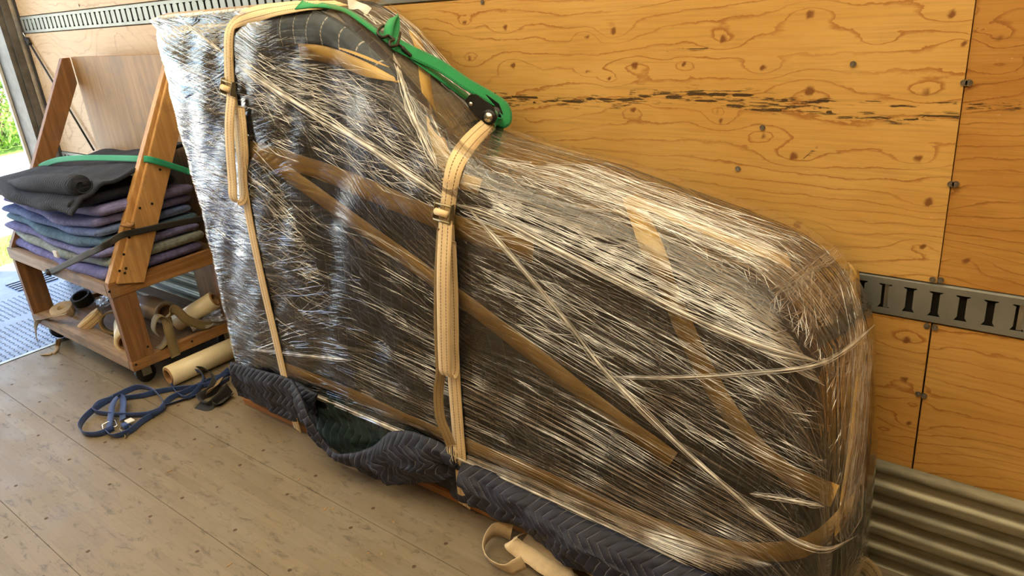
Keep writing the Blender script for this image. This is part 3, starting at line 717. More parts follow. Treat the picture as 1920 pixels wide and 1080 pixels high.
# packing tape under the film
def tape(pts, wd=.05, o=.006):
    P = hit(catmull(pts, 40), o); Nn = nrm_at(P, o); T = np.gradient(P, axis=0)
    mb = MB(); ribbon(mb, P, np.cross(T, Nn), wd, .0012, raw=True)
    return mb.build('packing_tape', 'tape', piano, True)
tape([(470, 282), (600, 320), (720, 368), (860, 425), (1000, 470)], .060)
tape([(468, 278), (560, 340), (650, 405), (810, 520), (960, 632), (1130, 765), (1262, 862)], .052, .0075)
tape([(1185, 372), (1245, 520), (1290, 630), (1350, 745), (1420, 840), (1490, 895), (1565, 930)], .048)
tape([(530, 688), (650, 735), (760, 785), (850, 825), (1000, 885), (1150, 955), (1300, 1010), (1420, 1035), (1520, 1020), (1600, 940)], .045)
tape([(560, 90), (640, 108), (700, 130), (760, 148)], .05)
tape([(1180, 368), (1240, 395), (1310, 425)], .055, .009)
tape([(1300, 420), (1400, 460), (1480, 490)], .05, .009)
tape([(1600, 500), (1612, 640), (1600, 800), (1570, 1000)], .04)
tape([(775, 60), (790, 100), (800, 170), (820, 260), (850, 330), (900, 350)], .038)
# the stretch film itself: two wraps
V, F, UV = shell(.014, .185, zbr=.075, wrinkle=.0035)
def blob(x, z, rx, rz): return np.exp(-((V[:, 0] - x) / rx) ** 2 - ((V[:, 2] - z) / rz) ** 2)
gain_ = 1.0 + .38 * np.clip((-2.15 - V[:, 0]) / .3, 0, 1) - .5 * blob(-1.72, .72, .38, .4) - .5 * blob(-1.0, .42, .65, .22) - .35 * blob(-1.8, 1.2, .35, .2)  # reflections painted in by zone: stronger at left, weaker in the dark middle
ontop = np.clip((V[:, 1] - 1.32) / .05, 0, 1) * np.clip((V[:, 0] + 1.98) / .08, 0, 1) * np.clip((-1.36 - V[:, 0]) / .1, 0, 1)       # reflection turned down over the curved side, as for one wrap
band = np.clip((V[:, 2] - (1.44 - .62 * np.clip(V[:, 0] + 1.80, 0, 1))) / .03 + 1.2, 0, 1) * np.clip((V[:, 0] + 1.93) / .04, 0, 1) * np.clip((-1.40 - V[:, 0]) / .06, 0, 1)
gain_ = gain_ * (1 - .8 * np.maximum(ontop * .85, band))
fi = mk('stretch_film', V, F, 'film', piano, True, UV, attr=dict(gloss_gain=gain_)); fi['label'] = 'clear stretch film wound around the piano'

# bunched film ropes and hundreds of stretched folds
def fold_strip(mb, P, wd, flat=.5, o=.014):
    P = np.asarray(P); n = len(P); Nn = nrm_at(P, o); T = np.gradient(P, axis=0); T /= np.linalg.norm(T, axis=1)[:, None] + 1e-9
    S = np.cross(T, Nn); S /= np.linalg.norm(S, axis=1)[:, None] + 1e-9
    w_ = (np.asarray(wd) * np.ones(n))[:, None]
    vs = np.r_[P + S * w_ * .5, P + Nn * w_ * flat, P - S * w_ * .5]
    fs = [(j * n + i, j * n + i + 1, (j + 1) * n + i + 1, (j + 1) * n + i) for j in range(2) for i in range(n - 1)]
    mb.add(vs, fs)
def rope(pts, wd, n=60, name='film_rope'):
    P = hit(catmull(pts, n), .0155); mb = MB(); t = np.linspace(0, 1, n)
    Nn = nrm_at(P, .0155)
    r = wd * (.8 + .35 * snoise(t * 6, t * 0, int(wd * 1e5) + len(pts), 2)) * np.clip(np.minimum(t, 1 - t) * 9 + .04, 0, 1); tp = np.clip(np.minimum(t, 1 - t) * 9 + .05, 0, 1)[:, None]
    mb.tube(P + Nn * wd * .2 * tp, list(np.maximum(r, wd * .03)), 7)
    for q in range(5):
        off = (q - 2) * wd * 1.1; T = np.gradient(P, axis=0); T /= np.linalg.norm(T, axis=1)[:, None]; S = np.cross(T, Nn)
        fold_strip(mb, P + S * (off + wd * .6 * snoise(t * 4, t * 0 + q, 31 + q, 2)[:, None]) * tp + Nn * .001, wd * .5 * tp[:, 0], .6)
    return mb.build(name, 'rope', piano, True)
rope([(447, 123), (510, 165), (580, 208), (670, 262), (760, 322), (850, 382)], .006)
rope([(850, 382), (905, 396), (1040, 465), (1180, 535), (1300, 595), (1430, 648), (1540, 680)], .0045)
rope([(737, 100), (752, 150), (770, 207), (795, 262), (822, 320)], .0042)
rope([(862, 372), (960, 482), (1060, 600), (1130, 690), (1260, 822), (1370, 920), (1440, 980), (1500, 1018), (1550, 1030), (1605, 1005)], .0038)
rope([(1130, 706), (1260, 708), (1400, 700), (1540, 681), (1600, 645), (1640, 608)], .0022)
rope([(470, 655), (560, 665), (660, 676)], .003)
rope([(1405, 925), (1470, 935), (1545, 950)], .003)
rope([(345, 43), (380, 70), (420, 100)], .003)
rope([(436, 684), (480, 700), (540, 722), (640, 762), (740, 805), (850, 855), (1000, 922), (1150, 992), (1290, 1060)], .0045, 80, 'film_hem')

def folds(name, A, B, n, wmm=(.8, 2.4), ln=(.08, .4), dk=.06, seed=0, mat='crease', wig=.5, bias=None):
    r = np.random.default_rng(seed); Aq = catmull(A, 200); Bq = catmull(B, 200); allp = []; ws = []; cnt = []
    for q in range(n):
        s0 = r.uniform(-.05, .95); l = r.uniform(*ln) * (.4 + 1.2 * r.random() ** 2); s1 = min(1, s0 + l); s0 = max(0, s0); k0 = r.random() if bias is None else r.random() ** bias; k1 = k0 + r.normal() * dk
        m = 5 + int((s1 - s0) * 22); s = np.linspace(s0, s1, m); k = np.clip(np.linspace(k0, k1, m), -.02, 1.02)[:, None]; i = s * 199; ii = np.clip(i.astype(int), 0, 198); f = (i - ii)[:, None]
        a = Aq[ii] * (1 - f) + Aq[ii + 1] * f; b = Bq[ii] * (1 - f) + Bq[ii + 1] * f; p = a * (1 - k) + b * k
        ph = r.uniform(0, 6.28, 2); p = p + (wig * np.c_[np.zeros(m), np.sin(s * 23 + ph[0]) + .6 * np.sin(s * 57 + ph[1])])
        allp.append(p); wv = r.uniform(*wmm) * .00062; t = np.linspace(0, 1, m); ws.append(wv * np.clip(np.minimum(t, 1 - t) * 5 + .15, .15, 1)); cnt.append(m)
    H = hit(np.concatenate(allp), .0148); mb = MB(); j = 0
    for m, wv in zip(cnt, ws): fold_strip(mb, H[j:j + m], wv, .45, .0148); j += m
    o = mb.build(name, mat, piano, False); tag(o, kind='stuff'); return o
folds('film_folds', [(945, 238), (1100, 292), (1280, 364), (1480, 432), (1580, 466)], [(868, 335), (1000, 378), (1180, 440), (1320, 498), (1430, 548)], 420, seed=1, dk=.12)
folds('film_folds', [(868, 335), (1000, 382), (1180, 448), (1330, 510), (1440, 562)], [(862, 400), (1000, 455), (1200, 555), (1380, 640), (1545, 720)], 520, (1, 2.8), seed=2, dk=.14)
folds('film_folds', [(862, 405), (1000, 460), (1200, 560), (1400, 660), (1550, 770)], [(860, 560), (1000, 640), (1200, 760), (1400, 880), (1560, 960)], 330, (.7, 1.8), (.1, .5), seed=3, dk=.12)
folds('film_folds', [(700, 560), (860, 640), (1100, 760), (1300, 880), (1520, 1000)], [(520, 715), (740, 805), (1000, 922), (1150, 992), (1330, 1075)], 300, (.7, 1.8), (.15, .7), seed=4, dk=.05)
folds('film_folds', [(640, 770), (850, 845), (1000, 900), (1200, 985), (1450, 1060)], [(640, 765), (850, 858), (1000, 925), (1150, 995), (1330, 1078)], 130, (.9, 2.6), (.2, .8), seed=5, dk=.06)
folds('film_folds', [(530, 92), (640, 120), (750, 160), (850, 235), (905, 250)], [(470, 200), (600, 290), (700, 345), (800, 380), (850, 395)], 520, (.8, 2.6), (.06, .35), seed=6, dk=.14)
folds('film_folds', [(310, 70), (360, 66), (430, 70), (520, 120)], [(360, 300), (400, 290), (450, 270), (560, 300)], 330, (.9, 2.6), (.1, .4), seed=7, dk=.10)
folds('film_folds', [(360, 300), (400, 290), (450, 270), (520, 330)], [(430, 650), (450, 660), (500, 640), (640, 600)], 360, (.9, 2.8), (.1, .5), seed=8, dk=.12)
folds('film_folds', [(500, 300), (600, 400), (700, 440), (830, 520)], [(480, 560), (560, 620), (680, 660), (830, 720)], 150, (.7, 1.6), (.1, .4), seed=9, dk=.03)
folds('film_folds', [(1440, 570), (1480, 540), (1540, 500), (1600, 500)], [(1540, 690), (1570, 700), (1600, 690), (1635, 680)], 300, (.8, 2.0), (.15, .6), seed=10, dk=.25)
folds('film_folds', [(1545, 690), (1575, 680), (1610, 660), (1638, 640)], [(1560, 1000), (1580, 1010), (1600, 990), (1618, 960)], 300, (.8, 2.2), (.15, .6), seed=12, dk=.25)
folds('film_folds', [(1440, 545), (1480, 522), (1520, 495), (1570, 460)], [(1452, 560), (1490, 540), (1530, 515), (1590, 480)], 60, (1, 2.6), (.2, .6), seed=16, dk=.3)
folds('film_folds', [(1570, 520), (1590, 640), (1595, 760), (1570, 940)], [(1612, 560), (1632, 660), (1628, 800), (1600, 980)], 110, (.8, 2.4), (.15, .6), seed=13, dk=.1)
folds('film_folds', [(640, 14), (720, 60), (800, 130), (900, 225)], [(730, 6), (770, 36), (830, 106), (925, 222)], 130, (.7, 1.8), (.15, .6), seed=14, dk=.06)
folds('film_folds', [(435, 665), (480, 640), (540, 600), (600, 580)], [(438, 672), (500, 665), (580, 660), (660, 675)], 40, (1, 2.4), (.2, .6), seed=15, dk=.03)

# ================================================================== skid board, blankets at the foot, straps
skid = thing('piano_skid', (-1.55, 1.53, 0), 'long wooden piano skid board flat on the floor under the wrapped piano', 'skid board')
poly = [(-2.66, 1.345), (-2.672, 1.40), (-2.672, 1.69), (-2.64, 1.715), (-.46, 1.715), (-.44, 1.68), (-.44, 1.37), (-.47, 1.338), (-2.64, 1.328)]
MB().prism([(a, b, .0) for a, b in poly], (0, 0, .032), .004).build('board', 'skid', skid)
MT['pad'] = plain('matted grey padding', (.12, .10, .085), .95, 0, .35, 60, bmp=.8, bdist=.006)
MB().box(-2.60, -.50, 1.36, 1.70, .0325, .072, .012).build('padding', 'pad', skid, True)
for a, b in ((1.385, 1.40), (1.425, 1.44)): pass

def cloth(name, edge_t, edge_b, mat, label, yt, yb, fold, seed, n=90, m=22, th=.010, uvs=1., parent=None, group=None, bulge=.03):
    """hanging cloth: world (x,z) of its upper and lower edges, y given by yt / yb, folds added between"""
    A = catmull(edge_t, n); B = catmull(edge_b, n); t = np.linspace(0, 1, m)[None, :, None]
    G_ = A[:, None] * (1 - t) + B[:, None] * t; X = G_[..., 0]; Z = G_[..., 1]; tt = np.repeat(t[..., 0], n, 0)
    Yt = np.interp(X, *np.array(yt).T) if not np.isscalar(yt) else yt; Yb = np.interp(X, *np.array(yb).T) if not np.isscalar(yb) else yb
    Y = Yt * (1 - tt) + Yb * tt - bulge * np.sin(math.pi * tt ** .8) - fold * (.2 + .8 * tt) * (snoise(X * 2.2, Z * 3 + X, seed, 3))
    Zz = Z + .3 * fold * snoise(X * 2.6, tt * 2, seed + 4, 2) * tt * (1 - tt) * 4
    Y = Y - .007 * snoise(X * 7, Z * 9 + X * 3, seed + 40, 3) * np.clip(tt * 4, 0, 1)
    P = np.c_[X.ravel(), Y.ravel(), np.maximum(Zz.ravel(), .004)]
    du = np.gradient(P.reshape(n, m, 3), axis=0); dv = np.gradient(P.reshape(n, m, 3), axis=1); Nn = np.cross(du, dv).reshape(-1, 3); Nn /= np.linalg.norm(Nn, axis=1)[:, None] + 1e-9
    if Nn[:, 1].mean() > 0: Nn = -Nn
    Q = P - Nn * th; Q[:, 2] = np.maximum(Q[:, 2], .003)
    vs = np.r_[P, Q]; f = gridfaces(n, m); fs = [q[::-1] for q in f] + [tuple(k + n * m for k in q) for q in f]
    ed = [i * m for i in range(n)] + [(n - 1) * m + j for j in range(1, m)] + [i * m + m - 1 for i in range(n - 2, -1, -1)] + [j for j in range(m - 2, 0, -1)]
    fs += [(ed[i - 1], ed[i], ed[i] + n * m, ed[i - 1] + n * m) for i in range(len(ed))]
    L1 = np.cumsum(np.r_[np.zeros((1, m)), np.linalg.norm(np.diff(P.reshape(n, m, 3), axis=0), axis=2)], axis=0); L2 = np.cumsum(np.c_[np.zeros(n), np.linalg.norm(np.diff(P.reshape(n, m, 3), axis=1), axis=2)], axis=1)
    uv = np.c_[L2.ravel(), L1.ravel()] * uvs; uv = np.r_[uv, uv]
    o = mk(name, vs, fs, mat, parent, True, uv)
    if parent is None: tag(o, label, 'blanket', group)
    elif label: o['label'] = label
    return o
def fpx(l, y): return [tuple(ony(a, b, y)[[0, 2]]) for a, b in l]
cloth('moving_blanket', fpx([(437, 676), (490, 690), (545, 708), (600, 735)], 1.29), fpx([(447, 742), (500, 765), (545, 788), (600, 800)], 1.30), 'q_navy', 'navy quilted blanket end hanging below the film at the piano\'s far left foot', 1.276, 1.300, .014, 3, 60, bulge=.014)
cloth('moving_blanket', fpx([(585, 725), (640, 745), (700, 775), (760, 800), (820, 830)], 1.30), fpx([(600, 800), (650, 850), (700, 860), (760, 850), (820, 870)], 1.30), 'q_teal', 'dark teal quilted blanket showing inside the sagging pocket of the navy one', 1.300, 1.285, .012, 9, 50, bulge=.0)
cloth('moving_blanket', fpx([(548, 712), (575, 735), (600, 768), (640, 828), (672, 838), (705, 832), (735, 808), (765, 808), (800, 822), (846, 850)], 1.262), fpx([(560, 800), (590, 838), (620, 862), (680, 893), (730, 908), (790, 912), (830, 908), (848, 900)], 1.235), 'q_navy',
      'navy quilted blanket sagging in a loose pocket between the two tan straps', [(-2.3, 1.275), (-2.15, 1.265), (-2.0, 1.215), (-1.85, 1.21), (-1.7, 1.25), (-1.4, 1.275)], [(-2.4, 1.300), (-2.2, 1.27), (-2.0, 1.235), (-1.6, 1.235), (-1.35, 1.275)], .024, 12, 110, bulge=.022)
cloth('moving_blanket', fpx([(868, 862), (950, 900), (1050, 948), (1180, 1008), (1300, 1066), (1420, 1115)], 1.285), fpx([(885, 945), (960, 990), (1040, 1035), (1130, 1085), (1260, 1150), (1380, 1200)], 1.25), 'q_navy',
      'navy quilted blanket bulging onto the floor right of the front tan strap', 1.285, [(-1.6, 1.29), (-1.3, 1.255), (-.9, 1.235), (-.3, 1.26)], .030, 23, 150, bulge=.035)
cloth('moving_blanket', fpx([(842, 850), (856, 852), (872, 862)], 1.29), fpx([(842, 925), (858, 938), (885, 950)], 1.30), 'q_navy', 'narrow dark blanket corner tucked behind the front tan strap', 1.295, 1.305, .006, 33, 16, bulge=.0)
# loose strap end behind the tail of the piano
mb = MB(); ribbon(mb, [onz(1560, 1066, .02), onz(1590, 1052, .022), onz(1618, 1058, .022), onz(1638, 1078, .018), onz(1646, 1110, .012)], [(0, .3, 1), (0, .2, 1), (.4, .3, .8), (.5, 0, .6), (.5, 0, .6)], .045)
tag(mb.build('cargo_strap', 'web_dirty', None, True), 'dark strap end poking out behind the piano\'s right end on the floor', 'strap')

SW = .046
def strap_on(px, o=.020, lift=None, n=60):
    P = hit(catmull(px, n), o); Nn = nrm_at(P, o)
    if lift is not None: P = P + Nn * np.interp(np.linspace(0, 1, n), *lift)[:, None]
    T = np.gradient(P, axis=0); W = np.cross(T, Nn); return P, W
def smooth(P, k=4):
    P = P.copy()
    for _ in range(k): P[1:-1] = (P[:-2] + 2 * P[1:-1] + P[2:]) / 4
    return P
def buckle(par, c, up, nrm, wd=SW):
    """cam buckle: two cheeks, roller, cross bars, lever"""
    up = Vector(up).normalized(); nrm = Vector(nrm); nrm = (nrm - up * nrm.dot(up)).normalized(); sd_ = up.cross(nrm); c = Vector(c)
    b = None
    for s in (-1, 1):
        q = c + sd_ * s * (wd * .5 + .004); mb = MB()
        mb.prism([q + up * .026, q + up * .026 + nrm * .012, q - up * .010 + nrm * .022, q - up * .026 + nrm * .012, q - up * .026], sd_ * .0025, .0006)
        b = mb.build('buckle_cheek', 'brass', par)
    for a, h, r in ((.020, .010, .0035), (-.022, .012, .0045)): MB().cyl(c + up * a + nrm * h - sd_ * (wd * .5 + .006), c + up * a + nrm * h + sd_ * (wd * .5 + .006), r, 10).build('cross_bar', 'brass', b, True)
    MB().cyl(c + nrm * .014 - sd_ * wd * .46, c + nrm * .014 + sd_ * wd * .46, .009, 14).build('roller', 'web_tan', b, True)
def fray(par, p, d, w_, n=16, mat='web_tan', l=.018):
    mb = MB(); p = Vector(p); d = Vector(d).normalized(); w_ = Vector(w_).normalized()
    for k in range(n):
        a = p + w_ * random.uniform(-.5, .5) * SW * .9; e = a + d * random.uniform(.4, 1) * l + Vector([random.uniform(-1, 1) * .006 for _ in range(3)])
        mb.tube([a, (a + e) / 2 + Vector([random.uniform(-1, 1) * .003 for _ in range(3)]), e], .0007, 4)
    mb.build('frayed_threads', mat, par)

# left tan strap
s1 = thing('cargo_strap', (-2.2, 1.3, .03), 'tan webbing strap with cam buckle down the left part of the wrapped piano', 'strap')
P, W = strap_on([(640, 6), (600, 9), (545, 14), (500, 22), (458, 33), (438, 44), (430, 62), (429, 110), (431, 160), (434, 190)], .017, n=70); P = smooth(P, 6)
mb = MB(); ribbon(mb, P, smooth(W, 8), SW, raw=True); mb.build('upper_webbing', 'web_tan', s1, True)
P, W = strap_on([(436, 175), (447, 260), (462, 380), (490, 520), (520, 650)], .018, n=50); e = np.array([ony(548, 770, 1.292), ony(558, 806, 1.318)]); P = np.r_[smooth(P, 4), catmull(np.r_[P[-1:], e], 20)[1:]]
e1 = np.array([[1, 0, 0]]); mb = MB(); ribbon(mb, smooth(P, 3), e1.repeat(len(P), 0), SW * .85, raw=True); mb.build('lower_webbing', 'web_tan', s1, True)
c = hit([(432, 165)], .020)[0]; up_ = hit([(430, 130)], .02)[0] - hit([(435, 200)], .02)[0]; buckle(s1, c, up_, (0, -1, 0))
def onfront(px, d): return np.array([ony(a, b, YF - .02 - q) for (a, b), q in zip(px, d)])
P = onfront([(434, 180), (430, 230), (432, 290), (436, 345), (438, 372), (446, 379), (455, 372), (455, 330), (452, 270), (447, 215)], [.016, .030, .034, .034, .034, .024, .012, .010, .010, .010])
mb = MB(); ribbon(mb, P, (1, 0, 0), SW, n=80); mb.build('folded_tail', 'web_tan', s1, True)
P = onfront([(452, 200), (456, 240), (459, 290), (458, 304)], [.012, .016, .014, .010]); mb = MB(); ribbon(mb, P, (1, .1, 0), SW * .7, n=30); mb.build('loose_end', 'web_tan', s1, True)
fray(s1, P[-1], (0, 0, -1), (1, 0, 0)); q = hit([(430, 105)], .021)[0]; fray(s1, q, (0, -.3, -1), (1, 0, 0), 12, l=.010)

# right tan strap
s2 = thing('cargo_strap', (-1.4, 1.28, .03), 'tan webbing strap with cam buckle down the middle of the wrapped piano', 'strap')
P, W = strap_on([(918, 232), (895, 252), (872, 278), (856, 305), (848, 330), (842, 370), (838, 402), (836, 425)], .017, n=60); P = smooth(P, 8)
mb = MB(); ribbon(mb, P, smooth(W, 10), SW, raw=True); mb.build('upper_webbing', 'web_tan', s2, True)
P, W = strap_on([(838, 410), (843, 520), (848, 640), (852, 720), (858, 800)], .018, n=50); e = np.array([ony(866, 895, 1.285), ony(871, 948, 1.312)]); P = np.r_[smooth(P, 4), catmull(np.r_[P[-1:], e], 20)[1:]]
mb = MB(); ribbon(mb, smooth(P, 3), np.array([[1., 0, 0]]).repeat(len(P), 0), SW, raw=True); mb.build('lower_webbing', 'web_tan', s2, True)
c = hit([(836, 397)], .020)[0]; up_ = hit([(838, 370)], .02)[0] - hit([(838, 430)], .02)[0]; buckle(s2, c, up_, (0, -1, 0))
P = onfront([(836, 412), (832, 500), (832, 600), (834, 680), (836, 700), (842, 706), (848, 698), (848, 640), (846, 540), (842, 450)], [.016, .040, .044, .040, .036, .026, .014, .012, .010, .010])
mb = MB(); ribbon(mb, P, (1, 0, 0), SW, n=90); mb.build('folded_tail', 'web_tan', s2, True)
P = onfront([(829, 430), (824, 520), (823, 620), (826, 700), (822, 735), (826, 785), (838, 815), (846, 836)], [.02, .024, .024, .022, .020, .022, .018, .012])
mb = MB(); ribbon(mb, P, [(1, .3, 0)] * 4 + [(1, .6, 0)] * 4, SW * .62, n=90); mb.build('loose_end', 'web_dirty', s2, True); fray(s2, P[-1], (.3, -.3, -1), (1, 0, 0), 14, l=.05)
q = hit([(840, 336)], .021)[0]; fray(s2, q, (0, -.3, -1), (1, 0, 0), 12, l=.012)

# green ratchet strap over the curved side
gs = thing('ratchet_strap', (-1.6, 1.5, 1.2), 'green ratchet strap with black ratchet and hook across the curved side', 'strap')
gp = [(560, 9), (610, 10), (650, 20), (688, 46), (725, 74), (765, 102), (820, 142), (870, 178), (912, 212)]
P, W = strap_on(gp, .018, n=70); P = smooth(P, 10); W = np.cross(np.gradient(P, axis=0), smooth(nrm_at(P, .018), 12)); mb = MB(); ribbon(mb, P, W, .040, raw=True); mb.build('green_webbing', 'web_green', gs, True)
gA = lambda a, b, l: (lambda h_, n_: h_ + n_ * l)(hit([(a, b)], .018)[0], nrm_at(hit([(a, b)], .018), .018)[0])
P = np.array([gA(735, 84, .006), gA(775, 110, .014), gA(815, 136, .024), gA(862, 176, .036), gA(902, 206, .046), gA(930, 226, .046), gA(940, 238, .026), gA(924, 238, .010)])
Wt = np.array([(.2, 1, .1)] * 3 + [(.1, 1, 0)] * 5, float); mb = MB(); ribbon(mb, P, Wt, .042, n=80); mb.build('upper_green_webbing', 'web_green', gs, True)
n0 = nrm_at(hit([(730, 70)], .018), .018)[0]
P = np.array([gA(724, 74, .008), gA(722, 62, .025), gA(731, 50, .030), gA(735, 62, .02), gA(735, 76, .008)]); mb = MB(); ribbon(mb, P, (.3, .8, .2), .024, n=40); mb.build('webbing_loop', 'web_green', gs, True)
def px3(l): return [gA(a, b + 9, q * .45) for a, b, q in l]
MB().tube(catmull(px3([(727, 62, .03), (718, 48, .03), (708, 52, .03), (705, 62, .025), (713, 68, .025), (724, 66, .03), (732, 74, .035), (726, 78, .03), (728, 84, .025), (738, 84, .03), (742, 74, .035), (745, 62, .035)]), 60), .0040, 8).build('hook', 'blackmetal', gs, True)
MB().tube(catmull(px3([(738, 80, .03), (748, 86, .03), (756, 92, .022), (768, 100, .014)]), 24), [.004] * 10 + [.006] * 14, 8).build('hook_shank', 'blackmetal', gs, True)
# ratchet body
a0, a1 = gA(874, 190, .020), gA(918, 231, .016); ax = Vector(a1 - a0); ln_ = ax.length; ax.normalize(); nn = Vector(nrm_at(hit([(905, 205)], .018), .018)[0]); nn = (nn - ax * nn.dot(ax)).normalized(); sd3 = ax.cross(nn)
if sd3.y > 0: sd3 = -sd3
ctr = Vector(a0); rb = None
for k, off in enumerate((0.020, -.030)):
    q = ctr + sd3 * off; pl = [q - nn * .012, q + nn * .012, q + ax * ln_ * .15 + nn * .024, q + ax * ln_ * .8 + nn * .034, q + ax * (ln_ + .012) + nn * .020, q + ax * (ln_ + .014) - nn * .006, q + ax * ln_ * .75 - nn * .020, q + ax * ln_ * .3 - nn * .020]
    o = MB().prism(pl, sd3 * .004, .001).build('ratchet_plate', 'blackmetal', gs)
    if k == 0: rb = o
    cc = q + ax * ln_ * .92 + nn * .004
    MB().cyl(cc - sd3 * .002, cc + sd3 * .006, .021, 18).build('gear_wheel', 'blackmetal', o, True)
cc = ctr + sd3 * .026 + ax * ln_ * .92 + nn * .004
MB().cyl(cc, cc + sd3 * .004, .013, 18).build('spindle_cap', 'chrome', rb, True); MB().cyl(cc + sd3 * .003, cc + sd3 * .0055, .005, 8).build('spindle_pin', 'brass', rb, True)
q = ctr + sd3 * .024 + ax * ln_ * .22 - nn * .006; MB().cyl(q, q + sd3 * .004, .006, 12).build('rivet', 'chrome', rb, True)
MB().cyl(ctr + sd3 * .02 + ax * ln_ * .92 + nn * .004, ctr - sd3 * .03 + ax * ln_ * .92 + nn * .004, .012, 14).build('spindle', 'web_green', rb, True)
P = np.array([gA(652, 10, .004), gA(668, 14, .006), gA(680, 20, .008), gA(690, 26, .006)]); mb = MB(); ribbon(mb, P, (.2, 1, .1), .03, n=10); mb.build('care_tag', 'paint', gs)
# stitched box on the green strap
mb = MB(); c0, nA = gA(697, 39, .002), Vector(nrm_at(hit([(697, 39)], .018), .018)[0]); t0 = Vector(gA(706, 46, .002) - c0).normalized(); w0 = t0.cross(nA); c0 = Vector(c0) + nA * .003
cs = [c0 + t0 * a + w0 * b for a, b in ((-.022, -.014), (.022, -.014), (.022, .014), (-.022, .014))]
for i, j in ((0, 1), (1, 2), (2, 3), (3, 0), (0, 2), (1, 3)): mb.tube([cs[i], cs[j]], .0012, 5)
mb.build('box_stitching', 'paint', gs)

# ================================================================== blanket cart
cx0, cx1, cy0, cy1 = -4.235, -3.142, 1.140, 1.690
cart = thing('blanket_cart', (-3.69, 1.41, 0), 'home-made wooden cart with plywood back stacked with moving blankets', 'cart')
ZB0, ZB1, ZS0, ZS1 = .100, .147, .440, .505
MB().box(cx0, cx1 - .037, cy0, cy0 + .09, ZB0, ZB1, .003).build('front_rail', 'cart_wood_x', cart)
MB().box(cx1 - .036, cx1, cy0, cy1, ZB0, ZB1, .002).build('end_rail', 'cart_wood', cart)
MB().box(cx0, cx0 + .036, cy0 + .091, cy1, ZB0, ZB1, .002).build('end_rail', 'cart_wood', cart)
MB().box(cx0 + .037, cx1 - .037, cy0 + .091, cy1, ZB0 + .004, ZB1 - .022, .001).build('lower_deck', 'deck', cart)
MB().box(cx0 - .03, cx1 - .037, cy0, cy0 + .036, ZS0, ZS1 - .005, .003).build('shelf_rail', 'cart_wood_x', cart)
MB().box(cx1 - .036, cx1, cy0, cy1, ZS0, ZS1, .003).build('shelf_end_rail', 'cart_wood', cart)
MB().box(cx0 - .03, cx0 + .006, cy0 + .037, cy1, ZS0, ZS1, .003).build('shelf_end_rail', 'cart_wood', cart)
MB().box(cx0 + .007, cx1 - .037, cy0 + .037, cy1, ZS1 - .03, ZS1 - .012, .001).build('shelf', 'deck', cart)
for a, b in ((cx0, cx0 + .036), (cx1 - .036, cx1)):
    MB().box(a, b, cy0 + .001, cy0 + .100, ZB1, ZS0, .002).build('leg', 'cart_leg', cart); MB().box(a, b, cy1 - .09, cy1 - .002, ZB1, ZS0, .002).build('leg', 'cart_leg', cart)
def slant(name, x0, x1, pts, mat): return MB().prism([(x0, a, b) for a, b in pts], (x1 - x0, 0, 0), .002).build(name, mat, cart)
slant('brace', cx1 - .037, cx1 - .001, [(1.143, ZS1), (1.255, ZS1), (1.672, 1.20), (1.672, 1.345), (1.63, 1.345)], 'cart_plank')
slant('brace_plank', cx1, cx1 + .020, [(1.170, .500), (1.275, .470), (1.685, 1.22), (1.685, 1.33), (1.60, 1.27)], 'cart_plank')
slant('brace', cx0, cx0 + .036, [(1.143, ZS1), (1.235, ZS1), (1.668, 1.22), (1.668, 1.345), (1.63, 1.345)], 'cart_leg')
MB().box(cx0 + .037, cx1 - .038, 1.672, 1.690, ZS0, 1.347, .001).build('back_panel', 'cart_ply', cart)
MB().box(-3.50, cx1 - .037, 1.672, 1.690, ZB1, ZS0 - .002, .001).build('lower_back_panel', 'cart_ply', cart)
for a in (cx0 + .08, cx1 - .09):
    for b in (cy0 + .075, cy1 - .07):
        MB().cyl((a - .016, b, .042), (a + .016, b, .042), .042, 24).build('caster_wheel', 'rubber', cart, True)
        f = MB(); f.box(a - .024, a - .019, b - .02, b + .02, .035, .098); f.box(a + .019, a + .024, b - .02, b + .02, .035, .098); f.box(a - .035, a + .035, b - .035, b + .035, .094, .0995); f.cyl((a - .026, b, .042), (a + .026, b, .042), .006, 8); f.build('caster_fork', 'steel', cart)
sn = MB(); sn.tube([(0, 0, 0), (.0015, 0, 0)], .0055, 10); sv = sn.build('screw', 'blackmetal', cart, origin=np.zeros(3)); first = True
for px, py in [(300, 318), (285, 382), (262, 390), (242, 445), (232, 477), (236, 503), (234, 512), (224, 508), (205, 547), (255, 684), (360, 640), (277, 650)]:
    p = onx(px, py, cx1 + (.021 if 222 < px < 330 and py < 515 else .001)); o = sv if first else sv.copy()
    if not first: COL.objects.link(o); o.parent = cart
    first = False; o.location = Vector(p) - wloc(cart)

